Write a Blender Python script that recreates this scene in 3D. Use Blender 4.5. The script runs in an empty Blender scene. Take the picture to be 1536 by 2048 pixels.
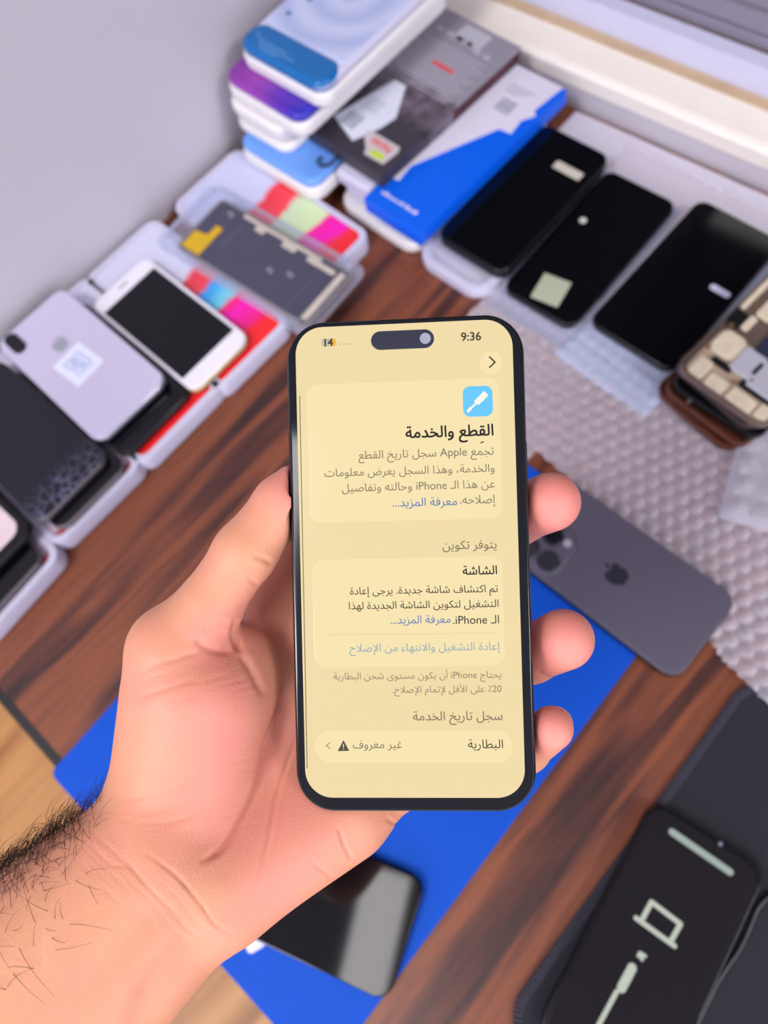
import bpy, bmesh, math, random, unicodedata
import numpy as np
from mathutils import Vector, Matrix

random.seed(7)
rng = np.random.default_rng(7)
SC = bpy.context.scene
COL = SC.collection
R_ = math.radians

# ---------------------------------------------------------------- camera, world, lights
CAM_H = 0.52                                     # camera height over the desk, metres
FPX = 1466.0                                     # focal length in pixels of the 1536 x 2048 frame
AX = np.array([0.7439071304, 0.5855979681, -0.3219894424])     # world X, Y, Z seen from the camera (x right, y down, z ahead)
AY = np.array([0.6554969210, -0.7331921834, 0.1809779233])
AZ = np.array([-0.1300998382, -0.3456938557, -0.9292845583])
RW = np.array([AX, AY, AZ])                      # world = RW @ camera
EYE = np.array([0.0, 0.0, CAM_H])

cam = bpy.data.cameras.new('camera')
cam_o = bpy.data.objects.new('camera', cam)
COL.objects.link(cam_o)
M = Matrix.Identity(4)
for i in range(3):
    M[i][0] = RW[i][0]; M[i][1] = -RW[i][1]; M[i][2] = -RW[i][2]; M[i][3] = EYE[i]
cam_o.matrix_world = M
cam.sensor_fit = 'VERTICAL'
cam.sensor_height = 36.0
cam.lens = FPX / 2048.0 * 36.0
cam.clip_start = 0.01
cam.clip_end = 30
cam.dof.use_dof = True
cam.dof.focus_distance = 0.2165
cam.dof.aperture_fstop = 9.6
SC.camera = cam_o

world = bpy.data.worlds.new('room_light'); SC.world = world
world.use_nodes = True
world.node_tree.nodes['Background'].inputs[0].default_value = (0.80, 0.81, 0.95, 1)
world.node_tree.nodes['Background'].inputs[1].default_value = 1.25
SC.view_settings.view_transform = 'Standard'
SC.view_settings.look = 'None'
SC.view_settings.exposure = 1.0
SC.view_settings.gamma = 1.0
SC.view_settings.use_curve_mapping = False
SC.cycles.max_bounces = 8
SC.cycles.transparent_max_bounces = 16
SC.cycles.caustics_reflective = False
SC.cycles.caustics_refractive = False

LAMP_COLOR = (1.0, 0.97, 0.94)


# ---------------------------------------------------------------- geometry helpers
def ray(px, py):
    d = np.array([px - 768.0, py - 1024.0, FPX]); d = RW @ d
    return d / np.linalg.norm(d)


def at(px, py, z):                               # the point at height z (m) that lies behind a pixel of the photograph
    r = ray(px, py)
    return EYE + r * ((z - CAM_H) / r[2])


def camw(p):                                     # camera-space millimetres -> world metres
    return EYE + RW @ (np.asarray(p, float) / 1000.0)


def link(o):
    COL.objects.link(o); return o


def thing(name, label, cat, loc=(0, 0, 0), rotz=0.0, group=None):
    o = bpy.data.objects.new(name, None)
    o.empty_display_size = 0.02
    o.location = loc; o.rotation_euler = (0, 0, rotz)
    link(o)
    o['label'] = label; o['category'] = cat
    if group: o['group'] = group
    return o


def tag(o, label, cat, group=None):
    o['label'] = label; o['category'] = cat
    if group: o['group'] = group
    return o


def obj(name, me, mat=None, parent=None, loc=None, rotz=None, smooth=True):
    if isinstance(me, bmesh.types.BMesh):
        bm = me; me = bpy.data.meshes.new(name)
        bmesh.ops.recalc_face_normals(bm, faces=bm.faces)
        bm.to_mesh(me); bm.free()
    o = bpy.data.objects.new(name, me)
    if mat is not None:
        for m in (mat if isinstance(mat, (list, tuple)) else [mat]):
            me.materials.append(m)
    if smooth:
        me.shade_smooth()
        me.set_sharp_from_angle(angle=R_(38))
    link(o)
    if parent is not None: o.parent = parent
    if loc is not None: o.location = loc
    if rotz is not None: o.rotation_euler = (0, 0, rotz)
    return o


def struct(name, me, mat, parent=None, **k):
    o = obj(name, me, mat, parent, **k)
    if parent is None: o['kind'] = 'structure'
    return o


def outline(w, l, r, n=7, cx=0.0, cy=0.0):
    """rounded rectangle, w along y, l along x (counter-clockwise)"""
    r = max(min(r, w / 2 - 1e-6, l / 2 - 1e-6), 1e-6)
    pts = []
    for sx, sy, a0 in ((1, 1, 0), (-1, 1, 90), (-1, -1, 180), (1, -1, 270)):
        for i in range(n + 1):
            a = R_(a0 + 90.0 * i / n)
            pts.append((cx + sx * (l / 2 - r) + r * math.cos(a), cy + sy * (w / 2 - r) + r * math.sin(a)))
    return pts


def add_rings(bm, rings, mi=0, cap0=True, cap1=True):
    vs = [[bm.verts.new(p) for p in ring] for ring in rings]
    n = len(vs[0])
    for a, b in zip(vs[:-1], vs[1:]):
        for i in range(n):
            f = bm.faces.new((a[i], a[(i + 1) % n], b[(i + 1) % n], b[i])); f.material_index = mi
    if cap0: bm.faces.new(list(reversed(vs[0]))).material_index = mi
    if cap1: bm.faces.new(vs[-1]).material_index = mi
    return vs


def add_slab(bm, w, l, r, z0, z1, bev=0.0008, cx=0.0, cy=0.0, mi=0, seg=3, n=7):
    """rounded rectangular slab with rounded top and bottom edges"""
    bev = min(bev, (z1 - z0) * 0.49)
    fl = min(bev + 0.0004, w * 0.3, l * 0.3)       # a narrow flat ring keeps the faces flat-shaded
    rings = [[(x, y, z0) for x, y in outline(w - 2 * fl, l - 2 * fl, r - fl, n, cx, cy)]]
    for i in range(seg + 1):
        a = math.pi / 2 * i / seg
        ins = bev * (1 - math.sin(a)); z = z0 + bev * (1 - math.cos(a))
        rings.append([(x, y, z) for x, y in outline(w - 2 * ins, l - 2 * ins, r - ins, n, cx, cy)])
    for i in range(seg + 1):
        a = math.pi / 2 * i / seg
        ins = bev * (1 - math.cos(a)); z = z1 - bev + bev * math.sin(a)
        rings.append([(x, y, z) for x, y in outline(w - 2 * ins, l - 2 * ins, r - ins, n, cx, cy)])
    rings.append([(x, y, z1) for x, y in outline(w - 2 * fl, l - 2 * fl, r - fl, n, cx, cy)])
    add_rings(bm, rings, mi)


def slab(*a, **k):
    bm = bmesh.new(); add_slab(bm, *a, **k); return bm


def add_box(bm, x0, x1, y0, y1, z0, z1, mi=0):
    v = [bm.verts.new(p) for p in ((x0, y0, z0), (x1, y0, z0), (x1, y1, z0), (x0, y1, z0),
                                   (x0, y0, z1), (x1, y0, z1), (x1, y1, z1), (x0, y1, z1))]
    for f in ((3, 2, 1, 0), (4, 5, 6, 7), (0, 1, 5, 4), (1, 2, 6, 5), (2, 3, 7, 6), (3, 0, 4, 7)):
        bm.faces.new([v[i] for i in f]).material_index = mi


def box(*a, **k):
    bm = bmesh.new(); add_box(bm, *a, **k); return bm


def add_poly(bm, pts, z0, z1, mi=0):
    """extruded polygon (counter-clockwise x, y)"""
    add_rings(bm, [[(x, y, z0) for x, y in pts], [(x, y, z1) for x, y in pts]], mi)


def add_tube(bm, pts, r, n=8, mi=0, r1=None, caps=True):
    pts = [Vector(p) for p in pts]
    rings = []
    up = None
    for i, p in enumerate(pts):
        t = (pts[min(i + 1, len(pts) - 1)] - pts[max(i - 1, 0)]).normalized()
        if up is None:
            up = Vector((0, 0, 1)) if abs(t.z) < 0.9 else Vector((1, 0, 0))
        a = (up - t * up.dot(t)).normalized(); b = t.cross(a); up = a
        rr = r if r1 is None else r + (r1 - r) * i / (len(pts) - 1)
        rings.append([tuple(p + a * rr * math.cos(2 * math.pi * k / n) + b * rr * math.sin(2 * math.pi * k / n)) for k in range(n)])
    add_rings(bm, rings, mi, caps, caps)


def add_disc(bm, cx, cy, r, z0, z1, n=28, mi=0):
    add_poly(bm, [(cx + r * math.cos(2 * math.pi * i / n), cy + r * math.sin(2 * math.pi * i / n)) for i in range(n)], z0, z1, mi)


def smooth_path(pts, k=8):
    """Catmull-Rom through points"""
    P = [np.asarray(p, float) for p in pts]
    P = [2 * P[0] - P[1]] + P + [2 * P[-1] - P[-2]]
    out = []
    for i in range(1, len(P) - 2):
        for j in range(k):
            t = j / k
            out.append(0.5 * ((2 * P[i]) + (-P[i - 1] + P[i + 1]) * t + (2 * P[i - 1] - 5 * P[i] + 4 * P[i + 1] - P[i + 2]) * t * t
                              + (-P[i - 1] + 3 * P[i] - 3 * P[i + 1] + P[i + 2]) * t ** 3))
    out.append(P[-2])
    return out


def pieces(name, m, parent, items, loc=None, rotz=None):
    """every little piece is a mesh of its own"""
    for it in items:
        bm = bmesh.new()
        if it[0] == 'disc': add_disc(bm, *it[1:])
        else: add_slab(bm, *it[1:-1], **it[-1])
        obj(name, bm, m, parent, loc, rotz)


# ---------------------------------------------------------------- materials
def srgb(r, g, b):
    f = lambda c: c / 12.92 if c <= 0.04045 else ((c + 0.055) / 1.055) ** 2.4
    return (f(r / 255.0), f(g / 255.0), f(b / 255.0), 1.0)


def new_mat(name):
    m = bpy.data.materials.new(name); m.use_nodes = True
    nt = m.node_tree
    return m, nt, nt.nodes['Principled BSDF'], nt.nodes['Material Output']


def mat(name, col, rough=0.5, metal=0.0, spec=0.5, var=0.06, scale=60.0, bump=0.0, bscale=400.0, coat=0.0, sss=0.0):
    """a principled material whose colour and roughness drift a little with procedural noise"""
    m, nt, bs, out = new_mat(name)
    N, L = nt.nodes, nt.links
    tc = N.new('ShaderNodeTexCoord')
    nz = N.new('ShaderNodeTexNoise'); nz.inputs['Scale'].default_value = scale; nz.inputs['Detail'].default_value = 3
    L.new(tc.outputs['Object'], nz.inputs['Vector'])
    mx = N.new('ShaderNodeMix'); mx.data_type = 'RGBA'
    c = srgb(*col)
    mx.inputs['A'].default_value = tuple(max(0, x * (1 - var)) for x in c[:3]) + (1,)
    mx.inputs['B'].default_value = tuple(min(1, x * (1 + var)) for x in c[:3]) + (1,)
    L.new(nz.outputs['Fac'], mx.inputs['Factor'])
    L.new(mx.outputs['Result'], bs.inputs['Base Color'])
    bs.inputs['Roughness'].default_value = rough
    bs.inputs['Metallic'].default_value = metal
    bs.inputs['Specular IOR Level'].default_value = spec
    if coat: bs.inputs['Coat Weight'].default_value = coat
    if sss:
        bs.inputs['Subsurface Weight'].default_value = sss
        bs.inputs['Subsurface Radius'].default_value = (0.004, 0.004, 0.005)
        bs.inputs['Subsurface Scale'].default_value = 1.0
    if bump:
        n2 = N.new('ShaderNodeTexNoise'); n2.inputs['Scale'].default_value = bscale; n2.inputs['Detail'].default_value = 4
        L.new(tc.outputs['Object'], n2.inputs['Vector'])
        bp = N.new('ShaderNodeBump'); bp.inputs['Strength'].default_value = bump; bp.inputs['Distance'].default_value = 0.001
        L.new(n2.outputs['Fac'], bp.inputs['Height']); L.new(bp.outputs['Normal'], bs.inputs['Normal'])
    return m


ES = 0.5 ** SC.view_settings.exposure


def emit(name, col, strength=1.0, gloss=0.0):
    strength *= 1.08 * ES
    m, nt, bs, out = new_mat(name)
    bs.inputs['Base Color'].default_value = (0.01, 0.01, 0.01, 1)
    bs.inputs['Emission Color'].default_value = srgb(*col)
    bs.inputs['Emission Strength'].default_value = strength
    bs.inputs['Roughness'].default_value = 0.12 if gloss else 0.6
    bs.inputs['Specular IOR Level'].default_value = gloss
    return m


def clear(name, tint, opac=0.25, rough=0.12, bump=0.0, bscale=200.0):
    """clear plastic film: mostly see-through with a soft sheen and a little body of its own"""
    m, nt, bs, out = new_mat(name)
    N, L = nt.nodes, nt.links
    bs.inputs['Base Color'].default_value = srgb(*tint)
    bs.inputs['Roughness'].default_value = rough
    bs.inputs['Specular IOR Level'].default_value = 0.6
    tr = N.new('ShaderNodeBsdfTransparent')
    tr.inputs['Color'].default_value = (0.96, 0.96, 0.98, 1)
    lw = N.new('ShaderNodeLayerWeight'); lw.inputs['Blend'].default_value = 0.35
    tc = N.new('ShaderNodeTexCoord')
    nz = N.new('ShaderNodeTexNoise'); nz.inputs['Scale'].default_value = bscale; nz.inputs['Detail'].default_value = 3
    L.new(tc.outputs['Object'], nz.inputs['Vector'])
    ad = N.new('ShaderNodeMath'); ad.operation = 'MULTIPLY_ADD'; ad.inputs[1].default_value = 0.5; ad.inputs[2].default_value = opac
    ad.use_clamp = True
    L.new(lw.outputs['Facing'], ad.inputs[0])
    if bump:
        bp = N.new('ShaderNodeBump'); bp.inputs['Strength'].default_value = bump; bp.inputs['Distance'].default_value = 0.002
        L.new(nz.outputs['Fac'], bp.inputs['Height']); L.new(bp.outputs['Normal'], bs.inputs['Normal'])
    ms = N.new('ShaderNodeMixShader')
    L.new(ad.outputs[0], ms.inputs[0]); L.new(tr.outputs[0], ms.inputs[1]); L.new(bs.outputs[0], ms.inputs[2])
    L.new(ms.outputs[0], out.inputs['Surface'])
    return m


def bands(name, stops, axis='X', rough=0.35, noise=0.02, interp='LINEAR', lo=-0.1, hi=0.1):
    """printed colour blocks along one axis of the object"""
    m, nt, bs, out = new_mat(name)
    N, L = nt.nodes, nt.links
    tc = N.new('ShaderNodeTexCoord'); sp = N.new('ShaderNodeSeparateXYZ')
    nz = N.new('ShaderNodeTexNoise'); nz.inputs['Scale'].default_value = 45
    L.new(tc.outputs['Object'], nz.inputs['Vector']); L.new(tc.outputs['Object'], sp.inputs[0])
    ma = N.new('ShaderNodeMath'); ma.operation = 'MULTIPLY_ADD'; ma.inputs[1].default_value = noise; L.new(nz.outputs['Fac'], ma.inputs[0])
    L.new(sp.outputs[axis], ma.inputs[2])
    mr = N.new('ShaderNodeMapRange'); mr.inputs['From Min'].default_value = lo; mr.inputs['From Max'].default_value = hi
    L.new(ma.outputs[0], mr.inputs['Value'])
    cr = N.new('ShaderNodeValToRGB'); cr.color_ramp.interpolation = interp
    els = cr.color_ramp.elements
    while len(els) < len(stops): els.new(0.5)
    for e, (p, c) in zip(els, stops): e.position = p; e.color = srgb(*c)
    L.new(mr.outputs[0], cr.inputs[0]); L.new(cr.outputs[0], bs.inputs['Base Color'])
    bs.inputs['Roughness'].default_value = rough
    return m


def wood(name, dark, mid, light, along='Y', scale=1.0, rough=0.42, stretch=14.0):
    m, nt, bs, out = new_mat(name)
    N, L = nt.nodes, nt.links
    tc = N.new('ShaderNodeTexCoord')
    mp = N.new('ShaderNodeMapping')
    s = [26 * scale, 26 * scale, 26 * scale]; s['XYZ'.index(along)] = 26 * scale / stretch
    mp.inputs['Scale'].default_value = s
    L.new(tc.outputs['Object'], mp.inputs['Vector'])
    n1 = N.new('ShaderNodeTexNoise'); n1.inputs['Scale'].default_value = 0.9; n1.inputs['Detail'].default_value = 3; n1.inputs['Distortion'].default_value = 1.4
    n2 = N.new('ShaderNodeTexNoise'); n2.inputs['Scale'].default_value = 5.5; n2.inputs['Detail'].default_value = 6; n2.inputs['Roughness'].default_value = 0.65
    L.new(mp.outputs[0], n1.inputs['Vector']); L.new(mp.outputs[0], n2.inputs['Vector'])
    # rings
    mu = N.new('ShaderNodeMath'); mu.operation = 'MULTIPLY'; mu.inputs[1].default_value = 16; L.new(n1.outputs['Fac'], mu.inputs[0])
    si = N.new('ShaderNodeMath'); si.operation = 'SINE'; L.new(mu.outputs[0], si.inputs[0])
    ab = N.new('ShaderNodeMath'); ab.operation = 'MULTIPLY_ADD'; ab.inputs[1].default_value = 0.22; ab.inputs[2].default_value = 0.22; L.new(si.outputs[0], ab.inputs[0])
    ad = N.new('ShaderNodeMath'); ad.operation = 'MULTIPLY_ADD'; ad.inputs[1].default_value = 0.62; L.new(n2.outputs['Fac'], ad.inputs[0]); L.new(ab.outputs[0], ad.inputs[2])
    cr = N.new('ShaderNodeValToRGB')
    e = cr.color_ramp.elements
    e[0].position = 0.24; e[0].color = srgb(*dark); e[1].position = 0.78; e[1].color = srgb(*light)
    x = e.new(0.5); x.color = srgb(*mid)
    L.new(ad.outputs[0], cr.inputs[0]); L.new(cr.outputs[0], bs.inputs['Base Color'])
    bs.inputs['Roughness'].default_value = rough
    bp = N.new('ShaderNodeBump'); bp.inputs['Strength'].default_value = 0.15; bp.inputs['Distance'].default_value = 0.0006
    L.new(n2.outputs['Fac'], bp.inputs['Height']); L.new(bp.outputs[0], bs.inputs['Normal'])
    return m


W_WALL = mat('painted_wall', (200, 195, 203), 0.75, var=0.05, scale=6, bump=0.06, bscale=120)
W_CEIL = mat('ceiling_paint', (186, 186, 194), 0.8, scale=4)
W_SILL = mat('cream_sill', (240, 232, 222), 0.45, var=0.05, scale=30)
W_TAN = mat('aged_sealant', (196, 170, 136), 0.6, var=0.3, scale=24)
W_FRAME = mat('white_window_frame', (206, 208, 232), 0.4, var=0.03)
W_BROWN = mat('rusty_gap', (92, 66, 50), 0.7, var=0.3)
W_ALU = mat('grey_aluminium', (150, 144, 160), 0.45, metal=0.25, var=0.06)
W_GLASS = mat('dark_window_glass', (14, 16, 22), 0.05)
DESK = wood('dark_walnut_laminate', (44, 24, 24), (88, 46, 34), (128, 70, 42), 'Y', 1.0, 0.38)
OAK = wood('light_oak_laminate', (116, 70, 32), (154, 102, 50), (180, 130, 74), 'Y', 0.55, 0.45)
BLACK_EDGE = mat('black_edge_band', (14, 14, 16), 0.5)
MATBLUE = mat('blue_silicone', (0, 76, 190), 0.6, spec=0.2, var=0.05, scale=40, bump=0.08, bscale=900)
PADM = mat('black_cloth_pad', (22, 24, 34), 0.85, var=0.2, scale=120, bump=0.3, bscale=1500)
THREAD = mat('grey_stitch_thread', (88, 86, 104), 0.8, var=0.25, scale=500)
PLW = mat('white_plastic', (208, 206, 228), 0.35, var=0.03, sss=0.0)
PLW2 = mat('ivory_plastic', (232, 228, 228), 0.4, var=0.03)
BLKGL = mat('black_phone_glass', (6, 7, 12), 0.05, spec=0.38, var=0.1)
BLKFR = mat('black_phone_frame', (22, 23, 28), 0.3, metal=0.4)
STEEL = mat('polished_steel', (170, 168, 176), 0.25, metal=0.9)
GREYFR = mat('worn_grey_frame', (120, 112, 116), 0.4, metal=0.5, var=0.2, scale=90)
GREYBK = mat('frosted_grey_back', (92, 88, 104), 0.34, metal=0.15, var=0.04)
DARKLOGO = mat('dark_mirror_logo', (46, 48, 62), 0.2, metal=0.3)
GREYLOGO = mat('grey_mirror_logo', (168, 172, 184), 0.3, metal=0.3)
LENS = mat('black_lens_glass', (8, 9, 14), 0.04)
LENSRING = mat('dark_lens_ring', (56, 56, 68), 0.25, metal=0.7)
WHITEBK = mat('white_back_glass', (200, 194, 220), 0.15, var=0.02)
GOLDFR = mat('champagne_frame', (196, 180, 136), 0.35, metal=0.6)
WHITEGL = mat('white_front_glass', (236, 234, 244), 0.12, var=0.02)
PAPER = mat('white_paper_label', (226, 230, 246), 0.6, var=0.06, scale=120)
INKGREY = mat('grey_print_ink', (120, 126, 150), 0.6)
INKWHITE = mat('white_print_ink', (226, 224, 232), 0.6)
INKRED = mat('red_print_ink', (228, 60, 62), 0.5)
INKBLUE = mat('blue_pen_ink', (96, 140, 210), 0.6, var=0.3, scale=400)
CLEAR = clear('clear_plastic', (214, 222, 246), 0.16, 0.1)
CLEARB = clear('clear_blue_pouch', (206, 216, 242), 0.50, 0.14, 0.5, 160)


# ---------------------------------------------------------------- the setting
WALL_X, FLOOR_Z, CEIL_Z = -0.538, -0.74, 2.0
WALL_O, WALL_A = (-0.25, 0.513, 0.0), R_(2.6)          # the back wall runs slightly askew to the desk
def wall_struct(name, bm, m, parent=None, smooth=True):
    o = struct(name, bm, m, parent, smooth=smooth)
    o.location = WALL_O; o.rotation_euler = (0, 0, WALL_A)
    return o
struct('floor', box(-0.75, 3.2, -2.6, 0.9, FLOOR_Z - 0.05, FLOOR_Z), OAK, smooth=False)
struct('ceiling', box(-0.75, 3.2, -2.6, 0.9, CEIL_Z, CEIL_Z + 0.05), W_CEIL, smooth=False)
struct('wall_left', box(-0.1, 0.0, -2.6, 0.9, FLOOR_Z, CEIL_Z), W_WALL, smooth=False, loc=(-0.538, 0.0, 0.0))
WX0, WX1 = WALL_X + 0.25 + 0.001, 3.3
bm = bmesh.new()                                  # back wall with the window opening
add_box(bm, WX0, WX1, 0.0, 0.14, FLOOR_Z, 0.02)
add_box(bm, WX0, WX1, 0.0, 0.14, 1.25, CEIL_Z)
add_box(bm, 1.6, WX1, 0.0, 0.14, 0.02, 1.25)
wall_struct('wall_back', bm, W_WALL, smooth=False)
bm = bmesh.new()                                  # window sill board with a rounded nose
prof = [(-0.002, 0.0205), (-0.004, 0.023), (-0.004, 0.035), (-0.001, 0.0385), (0.003, 0.04), (0.14, 0.04), (0.14, 0.0205)]
add_rings(bm, [[(x, y, z) for y, z in prof] for x in (WX0, 1.6)])
wall_struct('trim_1', bm, W_SILL)
bm = bmesh.new(); add_box(bm, WX0, 1.6, 0.031, 0.0415, 0.0402, 0.0415)
wall_struct('trim_2', bm, W_TAN, smooth=False)
win = bpy.data.objects.new('window_1', None); link(win); win['kind'] = 'structure'
win.rotation_euler = (0, 0, WALL_A)
win.location = (WALL_O[0] - 0.042 * math.sin(WALL_A), WALL_O[1] + 0.042 * math.cos(WALL_A), 0.04)
bm = bmesh.new(); add_box(bm, WX0, 1.6, 0.0, 0.014, 0.0, 0.024)
obj('window_frame', bm, W_FRAME, win, smooth=False)
obj('frame_gap', box(WX0, 1.6, 0.014, 0.019, 0.0, 0.022), W_BROWN, win, smooth=False)
bm = bmesh.new()
for k, (y, z0, z1) in enumerate(((0.019, 0.0, 0.031), (0.022, 0.032, 0.046), (0.026, 0.047, 0.075))):
    add_box(bm, WX0, 1.6, y, 0.05, z0, z1)
obj('sash_rail', bm, W_ALU, win, smooth=False)
obj('pane', box(WX0, 1.6, 0.036, 0.040, 0.075, 1.21), W_GLASS, win, smooth=False)

# ceiling lights (one above the desk, two unseen panels added as fill)
def ceiling_light(x, y, ang, w, l, power, label, group=None):
    t = thing('ceiling_light', label, 'light', (x, y, CEIL_Z), ang, group)
    bm = bmesh.new()
    for a, b, c, d in ((-w / 2 - .015, w / 2 + .015, -l / 2 - .015, -l / 2), (-w / 2 - .015, w / 2 + .015, l / 2, l / 2 + .015),
                       (-w / 2 - .015, -w / 2, -l / 2, l / 2), (w / 2, w / 2 + .015, -l / 2, l / 2)):
        add_box(bm, a, b, c, d, -0.03, 0)
    obj('light_frame', bm, W_FRAME, t)
    m, nt, bs, out = new_mat('lamp_diffuser')
    bs.inputs['Emission Color'].default_value = LAMP_COLOR + (1,); bs.inputs['Emission Strength'].default_value = power
    obj('diffuser', box(-w / 2, w / 2, -l / 2, l / 2, -0.02, -0.002), m, t)
    return t
ceiling_light(0.104, -0.73, R_(26.8), 0.14, 0.76, 5.0, 'narrow white ceiling light strip nearest the desk')
ceiling_light(-0.20, -1.35, R_(0), 0.6, 0.6, 14.0, 'square fill light panel added on the ceiling at the front left, out of view')  # unseen panel added for soft fill from the front left
ceiling_light(2.0, 0.30, R_(0), 0.6, 0.6, 18.0, 'square fill light panel added on the ceiling at the right, out of view')  # second added panel, brightens the scene from the right

# desk
desk = thing('desk', 'dark walnut wooden desk with a black front edge, crowded with phones', 'desk', (0, 0.16, -0.03))
bm = bmesh.new()
lx_ = lambda y: -0.5375      # left edge runs along the left wall
dk = [(lx_(-0.346), -0.346), (1.15, -0.346), (1.15, 0.353 + 1.4 * math.tan(WALL_A) - 0.002), (lx_(0.34), 0.353 + (WALL_X + 0.25) * math.tan(WALL_A) - 0.002)]
add_poly(bm, dk, 0.0, 0.03); obj('desktop', bm, DESK, desk, smooth=False)
obj('edge_band', box(lx_(-0.36), 1.15, -0.353, -0.346, -0.002, 0.0302), BLACK_EDGE, desk, smooth=False)
for x, y in ((-0.50, -0.3), (1.1, -0.3), (-0.50, 0.30), (1.1, 0.30)):
    obj('leg', box(x - .025, x + .025, y - .025, y + .025, FLOOR_Z + 0.03, 0.0), BLACK_EDGE, desk, smooth=False)
lt_ = thing('side_table', 'light oak table top just below the front edge of the dark desk', 'table', (0.0, -0.55, -0.07))
obj('tabletop', box(-0.536, 0.95, -0.33, 0.353, 0.0, 0.022), OAK, lt_, smooth=False)
for x, y in ((-0.50, -0.28), (0.9, -0.28), (-0.50, 0.30), (0.9, 0.30)):
    obj('leg', box(x - .02, x + .02, y - .02, y + .02, FLOOR_Z + 0.07, 0.0), OAK, lt_, smooth=False)
DZ = 0.0

# blue mat
bm = slab(0.394, 0.266, 0.006, 0.0004, 0.0022, 0.0006)
bm_o = obj('repair_mat', bm, MATBLUE)
# w runs along y, l along x
bm_o.location = (-0.1065, 0.0015, 0); bm_o.rotation_euler = (0, 0, R_(1.0))
tag(bm_o, 'bright blue silicone work mat under the hand, reaching the desk front edge', 'mat')

# bubble wrap: a sheet of real bubbles
def bubble_sheet():
    x0, x1, y0, y1, st = -0.240, 0.22, 0.140, 0.500, 0.0017
    xs = np.arange(x0, x1, st); ys = np.arange(y0, y1, st)
    X, Y = np.meshgrid(xs, ys, indexing='ij')
    p = 0.0118; row = p * 0.866
    a = R_(4); U = X * math.cos(a) + Y * math.sin(a); V = -X * math.sin(a) + Y * math.cos(a)
    best = np.full(X.shape, 1e9)
    for dr in (-1, 0, 1):
        k = np.round(V / row) + dr
        off = (k % 2) * p / 2
        c = np.round((U - off) / p) * p + off
        best = np.minimum(best, np.hypot(U - c, V - k * row))
    rr = 0.0053
    H = 0.0042 * np.sqrt(np.clip(1 - (best / rr) ** 2, 0, 1))
    H *= 0.8 + 0.2 * np.sin(X * 61 + 1.3) * np.cos(Y * 47)
    Z = 0.0012 + H + 0.0008 * (np.sin(X * 38 + Y * 20) + np.sin(Y * 53 - X * 11))
    # lift where the sheet runs over the mat, flatten under the phones at the back
    Z += 0.0024 / (1 + np.exp((X - 0.031) / 0.003)) / (1 + np.exp((Y - 0.204) / 0.003))
    Z += 0.0036 / (1 + np.exp((0.078 - X) / 0.003)) / (1 + np.exp((Y - 0.178) / 0.003))
    Z = np.where(Y > 0.294, np.minimum(Z, 0.0016 + 0.0 * Z), Z)
    edge = np.where(X > -0.12, 0.207 - 0.25 * (X + 0.1), 0.2005 + 0.1 * (-0.12 - X)) + 0.002 * np.sin(X * 60)      # slanting front edge
    keep = Y > edge
    idx = -np.ones(X.shape, int); idx[keep] = np.arange(keep.sum())
    verts = np.stack([X[keep], Y[keep], np.maximum(Z[keep], 0.0004)], 1)
    q = keep[:-1, :-1] & keep[1:, :-1] & keep[1:, 1:] & keep[:-1, 1:]
    faces = np.stack([idx[:-1, :-1][q], idx[1:, :-1][q], idx[1:, 1:][q], idx[:-1, 1:][q]], 1)
    me = bpy.data.meshes.new('bubble_wrap'); me.from_pydata(verts.tolist(), [], faces.tolist())
    return me
WRAP = clear('bubble_film', (236, 228, 240), 0.34, 0.08)
for n_ in WRAP.node_tree.nodes:
    if n_.type == 'MATH': n_.inputs[1].default_value = 0.75
tag(obj('bubble_wrap', bubble_sheet(), WRAP), 'sheet of clear bubble wrap spread over the right side of the desk', 'bubble wrap')

foam_bm = bmesh.new()
add_poly(foam_bm, [(-0.300, 0.302), (0.30, 0.302), (0.30, 0.512 + 0.55 * math.tan(WALL_A) - 0.004), (-0.300, 0.512 - 0.05 * math.tan(WALL_A) - 0.004)], 0.0001, 0.0008)
tag(obj('foam_sheet', foam_bm, mat('white_foam', (206, 202, 216), 0.7, var=0.03), None), 'thin white foam sheet under the black phones along the back wall', 'sheet')

# mouse pad with stitched edge
pad = thing('desk_pad', 'black cloth desk pad with stitched rim at the right front', 'mat', (0.287, 0.037, 0), R_(0.5))
PW, PL, PR = 0.272, 0.40, 0.024
obj('pad_surface', slab(PW, PL, PR, 0.0003, 0.0036, 0.0008, n=12), PADM, pad)
bm = bmesh.new()
def walk(pts, step):
    P = [np.array(p) for p in pts] + [np.array(pts[0])]
    out = []; carry = 0.0
    for a, b in zip(P[:-1], P[1:]):
        L = np.linalg.norm(b - a)
        if L < 1e-9: continue
        s = carry
        while s < L:
            out.append((a + (b - a) * s / L, (b - a) / L)); s += step
        carry = s - L
    return out
for p, d in walk(outline(PW - 0.002, PL - 0.002, PR - 0.001, 12), 0.0026):
    n = np.array([d[1], -d[0]])
    a = p + n * 0.0016 ; b = p - n * 0.0042 + d * 0.0007
    add_tube(bm, [(a[0], a[1], 0.0016), (*(p + n * 0.0012), 0.0040), (*(p - n * 0.001), 0.0046), (b[0], b[1], 0.0040)], 0.00036, 5)
obj('stitched_edge', bm, THREAD, pad)
#SPLIT1


# ---------------------------------------------------------------- phones, boxes and screens on the desk
def placed(p1, p2, z, L, ang=None):
    """centre, width and angle of a box of length L whose right-hand end edge runs from pixel p1 to p2 at height z"""
    a = at(*p1, z)[:2]; b = at(*p2, z)[:2]; d = b - a
    w = float(np.linalg.norm(d)); an = math.atan2(d[1], d[0]) - math.pi / 2 if ang is None else ang
    c = (a + b) / 2 - np.array([math.cos(an), math.sin(an)]) * L / 2
    return float(c[0]), float(c[1]), w, an


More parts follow.
